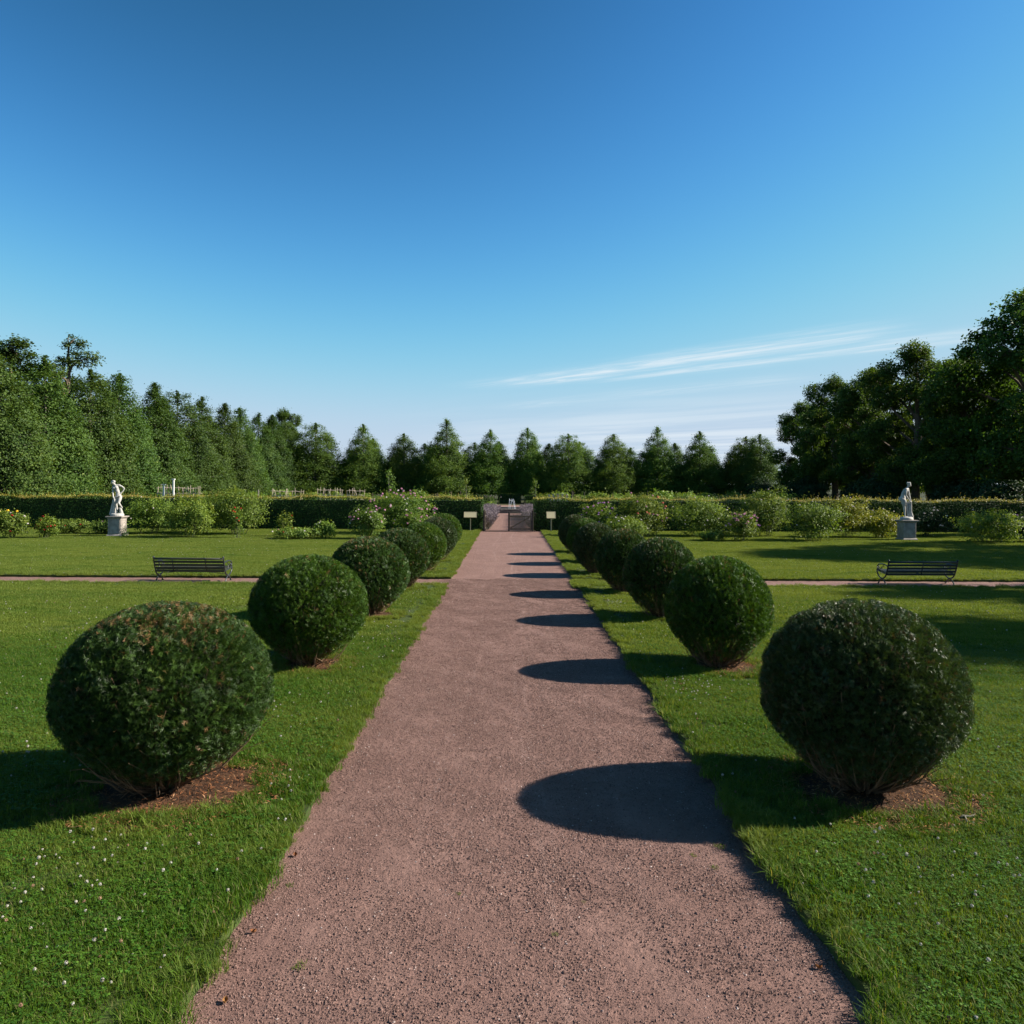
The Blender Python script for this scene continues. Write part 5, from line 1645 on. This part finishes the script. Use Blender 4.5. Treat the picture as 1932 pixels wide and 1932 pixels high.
def lime_tree(seed, H=12.0, Rm=3.1, z0=1.0, pw=.8, nlimb=240, per=58, leaf=.185, mat='lime', bark='bark_grey', clear=1.4):
    """pyramidal park tree: whorls of slightly rising limbs with leaf sprays along them"""
    r = np.random.default_rng(seed)
    tr = MB()
    tr.tube([(0, 0, -.1), (0.02, 0, .4), (0, .03, H * .35), (.04, 0, H * .7), (0, 0, H * .97)], [.30, .21, .16, .09, .02], 9)
    C, S = [], []
    for i in range(nlimb):
        t = (i + r.uniform(0, 1)) / nlimb
        z = clear + (H - clear) * t ** 1.08
        env = Rm * (1 - t) ** pw * min(1, (t + .14) / .17)
        a = i * 2.39996 + r.normal(0, .3)
        L = env * r.uniform(.88, 1.04) * (1 + .10 * math.sin(3 * a + seed))
        rise = r.uniform(-.05, .50) * L * (1 + t)
        droop = -.10 * L if t < .35 else 0
        e = np.array([math.cos(a) * L, math.sin(a) * L, z + rise + droop - .35 * (t < .25)])
        b0 = np.array([0, 0, z])
        mid = b0 * .5 + e * .5 + np.array([0, 0, .10 * L])
        if i % 4 == 0 and t < .8:
            tr.tube([b0, mid, e], [.05 * (1 - t) + .012, .03, .008], 4, False)
    nc = int(350 + 108 * Rm)
    u = r.uniform(0, 1, nc * 3)
    tt = 1 - u ** .62
    env = Rm * (1 - tt) ** pw * np.minimum(1, (tt + .14) / .17)
    acc = r.uniform(0, 1, nc * 3) < (.25 + .75 * env / Rm)
    tt, env = tt[acc][:nc], env[acc][:nc]
    aa = r.uniform(0, 6.283, len(tt))
    lump = 1 + .075 * np.sin(3 * aa + seed + 5 * tt) + .065 * np.sin(5 * aa - 9 * tt + seed * 2) + .045 * np.sin(2 * aa + 17 * tt) + r.normal(0, .035, len(tt))
    rad = env * lump * (1 - .55 * r.uniform(0, 1, len(tt)) ** 2.2)
    zz = clear + (H - clear) * tt + .16 * rad * (1 + tt) * r.uniform(.3, 1, len(tt)) - .30 * (tt < .2)
    C = list(np.stack([np.cos(aa) * rad, np.sin(aa) * rad, np.minimum(zz, H)], -1))
    S = list((.36 + .16 * env / Rm) * r.uniform(.75, 1.3, len(tt)))
    for k in range(9):
        C.append(np.array([r.normal(0, .05), r.normal(0, .05), H - 1.3 + .17 * k]))
        S.append(.32 - .026 * k)
    C, S = np.array(C), np.array(S)
    cm = crown_mesh('crown', C, S * 1.25, per, leaf, r, M[mat], .78, (0, 0, H * .30))
    return cm, tr.mesh('trunk', M[bark])


def oak_tree(seed, H=16.0, Rm=5.0, clear=2.6, nlobe=26, per=52, leaf=.24, mat='oak', dense=1.7):
    """broad tree: forked limbs carrying rounded leaf masses with gaps between"""
    r = np.random.default_rng(seed)
    tr = MB()
    fork = H * .30
    tr.tube([(0, 0, -.1), (.05, .03, .6), (.1, -.05, fork * .6), (0, 0, fork), (.15, .1, H * .5), (-.1, .1, H * .74), (0, 0, H * .93)], [.62, .46, .40, .36, .26, .15, .03], 10)
    C, S = [], []
    for i in range(nlobe):
        t = (i + .5) / nlobe
        z = clear + .6 + (H * .9 - clear - .6) * t
        env = Rm * math.sin(math.pi * (.20 + .66 * t)) ** .75
        a = i * 2.39996 + r.normal(0, .35)
        dist = env * (r.uniform(.48, .82) if t < .88 else r.uniform(0, .35))
        c = np.array([math.cos(a) * dist, math.sin(a) * dist, z + r.normal(0, .3)])
        s = Rm * r.uniform(.27, .42) * (1 - .22 * t)
        b0 = np.array([0, 0, max(fork * .75, z - dist * .75)])
        mid = b0 * .5 + c * .5 + np.array([r.normal(0, .25), r.normal(0, .25), .25])
        tr.tube([b0, mid, c, c + unit(c - mid) * s * .6], [.20 * (1 - t) + .06, .11, .06, .015], 6, False)
        m = int(26 * dense * (s / 1.6) ** 2)
        d = rdir(m, r)
        d[:, 2] = d[:, 2] * .85 + .12
        rr = s * r.uniform(.55, 1.08, m)[:, None]
        pts = c + d * rr * np.array([1, 1, .8])
        for p in pts[::3]:
            tr.tube([c + r.normal(0, .1, 3), (c + p) / 2 + r.normal(0, .12, 3), p], [.045, .028, .010], 3, False)
        C.append(pts)
        S.append(np.full(m, .55) * r.uniform(.7, 1.35, m))
    C, S = np.concatenate(C), np.concatenate(S)
    cm = crown_mesh('crown', C, S, per, leaf, r, M[mat], .75, (0, 0, H * .45), .45)
    return cm, tr.mesh('trunk', M['bark'])


limes = [lime_tree(801, 12.4, 3.7, pw=.74), lime_tree(802, 12.2, 3.5, pw=.64), lime_tree(803, 12.6, 3.9, pw=.82)]
limes_round = [lime_tree(804, 12, 4.0, pw=.50), lime_tree(805, 12, 3.7, pw=.58)]
cones = [lime_tree(806, 12, 4.7, pw=.86, clear=1.5), lime_tree(807, 12, 4.4, pw=.80, clear=1.6), lime_tree(808, 12, 4.5, pw=.70, clear=2.3)]
oaks = [oak_tree(811, 16, 5.2), oak_tree(812, 16, 5.0, nlobe=28), oak_tree(813, 16, 5.4, nlobe=27)]
beeches = [oak_tree(814, 16, 3.9, nlobe=15, mat='beech_tree', dense=1.1), oak_tree(815, 16, 4.4, nlobe=17, mat='beech_tree')]


def tree(name, kind, x, y, H, label, rz, group, H0=12.0, wide=1.0, cat='tree'):
    s = H / H0
    t = thing(name, label, cat, (x, y, -.05), rz, group, (s * wide, s * wide, s))
    link('trunk', kind[1], t)
    link('crown', kind[0], t)
    return t


r = np.random.default_rng(820)
GL = 'row of green trees behind the left hedge'
ys = [50.5, 56.5, 62.3, 68.2, 74.2, 80.0, 86.3, 92.2, 98.2, 104.2, 110.3, 116.2]
hs = [11.4, 11.7, 11.9, 12.2, 11.8, 12.3, 12.0, 11.7, 12.1, 11.8, 11.9, 11.5]
kinds_l = [limes_round[0], limes[0], limes_round[1], limes[1], limes[2], limes_round[0], limes[0], limes[2], limes[1], limes[0], limes[2], limes_round[1]]
for i, (y, h) in enumerate(zip(ys, hs)):
    lab = ('tree cut by the left photo edge, nearest of the row behind the left hedge' if i == 0 else
           'sunlit tree at the far right end of the row behind the left hedge' if i == 11 else f'{NUM[i]} tree from the left in the sunlit row behind the left hedge')
    tree('park_tree', kinds_l[i], -34.3 + r.uniform(-.4, .4), y, h, lab, i * 1.7, GL, 12, 1.02)
GB = 'big trees rising over the left row'
for i, (x, y, h, k, w, lab) in enumerate((
        (-50.5, 78, 18.6, beeches[1], 1.1, 'broad tall tree rising over the row at the left photo edge'),
        (-46.0, 80, 19.4, beeches[0], .95, 'tallest open-crowned tree rising above the left row'),
        (-47.0, 92, 15.4, beeches[0], .8, 'thin-topped tree just right of the tallest tree on the left'),
        (-45.0, 99, 14.6, beeches[1], .7, 'ragged-topped tree behind the middle of the left row'),
        (-44.5, 112, 13.8, beeches[0], .8, 'feathery-topped tree behind the right half of the left row'),
        (-43.0, 145, 17.6, oaks[1], .78, 'round-crowned tree standing above the far end of the left row'),
        (-41.0, 61, 13.4, beeches[1], .9, 'dense tree filling in behind the left row near the photo edge'))):
    tree('broadleaf_tree', k, x, y, h, lab, 1.3 + i * 2.1, GB, 16, w)

GR = 'row of far trees across the back of the garden'
back = [(595, 803, limes_round[0], 1.35, 'dark rounded tree at the left end of the far row'),
        (685, 805, cones[1], 1.1, 'conical sunlit tree, second from the left in the far row'),
        (762, 822, limes_round[1], 1.1, 'loose round-topped tree, third from the left in the far row'),
        (842, 795, cones[0], 1.15, 'tallest conical tree of the far row, left of the fountain'),
        (925, 814, cones[1], 1.0, 'conical tree just left of the fountain in the far row'),
        (995, 810, limes_round[1], .92, 'rounded tree with visible trunk just right of the fountain'),
        (1072, 821, limes_round[0], 1.1, 'broad bright green tree, second right of the fountain'),
        (1157, 821, cones[2], 1.0, 'conical tree, third right of the fountain in the far row'),
        (1240, 807, cones[0], 1.05, 'slender pointed conical tree, fourth right of the fountain'),
        (1320, 815, cones[1], 1.1, 'conical tree, fifth right of the fountain in the far row'),
        (1407, 824, limes_round[0], 1.15, 'dark rounded tree in shade at the right end of the far row')]
for i, (px, top, k, w, lab) in enumerate(back):
    y = 115.0 + (i % 3) * .6
    x = (px - 961) * y / 1450
    h = 3 + (911 - top) * y / 1450
    t = tree('park_tree', k, x, y, h + .15, lab, i * 2.3, GR, 12, w * 12 / h * .92)
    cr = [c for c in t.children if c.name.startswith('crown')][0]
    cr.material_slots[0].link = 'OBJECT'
    cr.material_slots[0].material = M['lime_back_lit']
GF = 'distant trees showing between the far row'
for i in range(17):
    x = -34 + i * 4.7 + r.uniform(-1, 1)
    tree('distant_tree', (limes_round + limes)[i % 5], x, 136 + (i * 7) % 11, 9.0 + 1.6 * r.uniform(0, 1), (f'{NUM[i]} distant tree from the left, its top showing between the far row' if i < 9 else f'{NUM[16 - i]} distant tree from the right, its top showing between the far row'), i * 1.9, GF, 12, 1.35)

GO = 'tall dark trees on the right'
right = [(38.8, 57, 18.4, oaks[0], 1.0, 'tallest dark tree, cut off by the right edge of the photo'),
         (38.2, 64.5, 14.8, oaks[1], .95, 'dark tree between the tallest right tree and the high domed one'),
         (37.8, 71.5, 16.9, oaks[2], .85, 'high domed dark tree right of the middle of the right group'),
         (37.8, 80, 15.9, oaks[0], .9, 'dark spreading tree left of the high domed tree'),
         (38.2, 90, 16.4, oaks[1], .85, 'dark tree second from the left end of the right group'),
         (38.6, 101, 14.4, oaks[2], .85, 'dark tree at the left end of the right group'),
         (45.5, 68, 15.5, oaks[1], 1.1, 'dark tree set back behind the right group near the photo edge'),
         (46, 84, 14.5, oaks[0], 1.1, 'dark tree set back behind the middle of the right group'),
         (45, 98, 12.5, oaks[2], 1.1, 'dark tree set back behind the left end of the right group'),
         (36.5, 112, 10.2, limes_round[1], 1.2, 'small sunlit-topped tree between the far row and the right group')]
for i, (x, y, h, k, w, lab) in enumerate(right):
    tree('broadleaf_tree', k, x, y, h, lab, .7 + i * 1.9, GO, 16 if k in oaks else 12, w)
# shrubs under the right-hand trees
shade = []
for i in range(15):
    x, y = 34.0 + (i * 5) % 4, 52 + i * 4.2
    lab = f'{NUM[i]} dark shrub from the near end, in shade under the right-hand trees'
    if i < 3:
        o = bush('shrub', lab, 'shrub', x, y, 4.4, 3.4, M['rose_deep'], (), 900 + i, 'shade shrubs under the right trees', leaf=.22, dens=1.0, spiky=.3, z=-.05, canes=8)
        shade.append(o)
    else:
        src = shade[i % 3]
        o = src.copy()
        col.objects.link(o)
        for ch in src.children:
            c = ch.copy()
            col.objects.link(c)
            c.parent = o
        o.location = (x, y, -.05)
        o.rotation_euler = (0, 0, i * 1.3)
        o.scale = (1, 1, .9 + .1 * ((i * 3) % 4))
        o['label'] = lab
# trees beyond the right edge of the frame: their shade falls on the right lawn
GS = 'trees beyond the right lawn'
for i, (x, y, h, k, w) in enumerate(((40.5, 33.6, 19.6, oaks[0], .95), (40.0, 22.4, 19.6, oaks[1], .62), (40, 16.0, 21.2, oaks[2], 1.05), (41, 45.0, 12.4, oaks[0], .75), (42, 10.4, 15, oaks[1], .45), (41, 28.0, 15.4, oaks[2], .3))):
    tree('broadleaf_tree', k, x, y, h, 'tall tree beside the right lawn whose shade falls across the grass', i * 1.2, GS, 16, w)
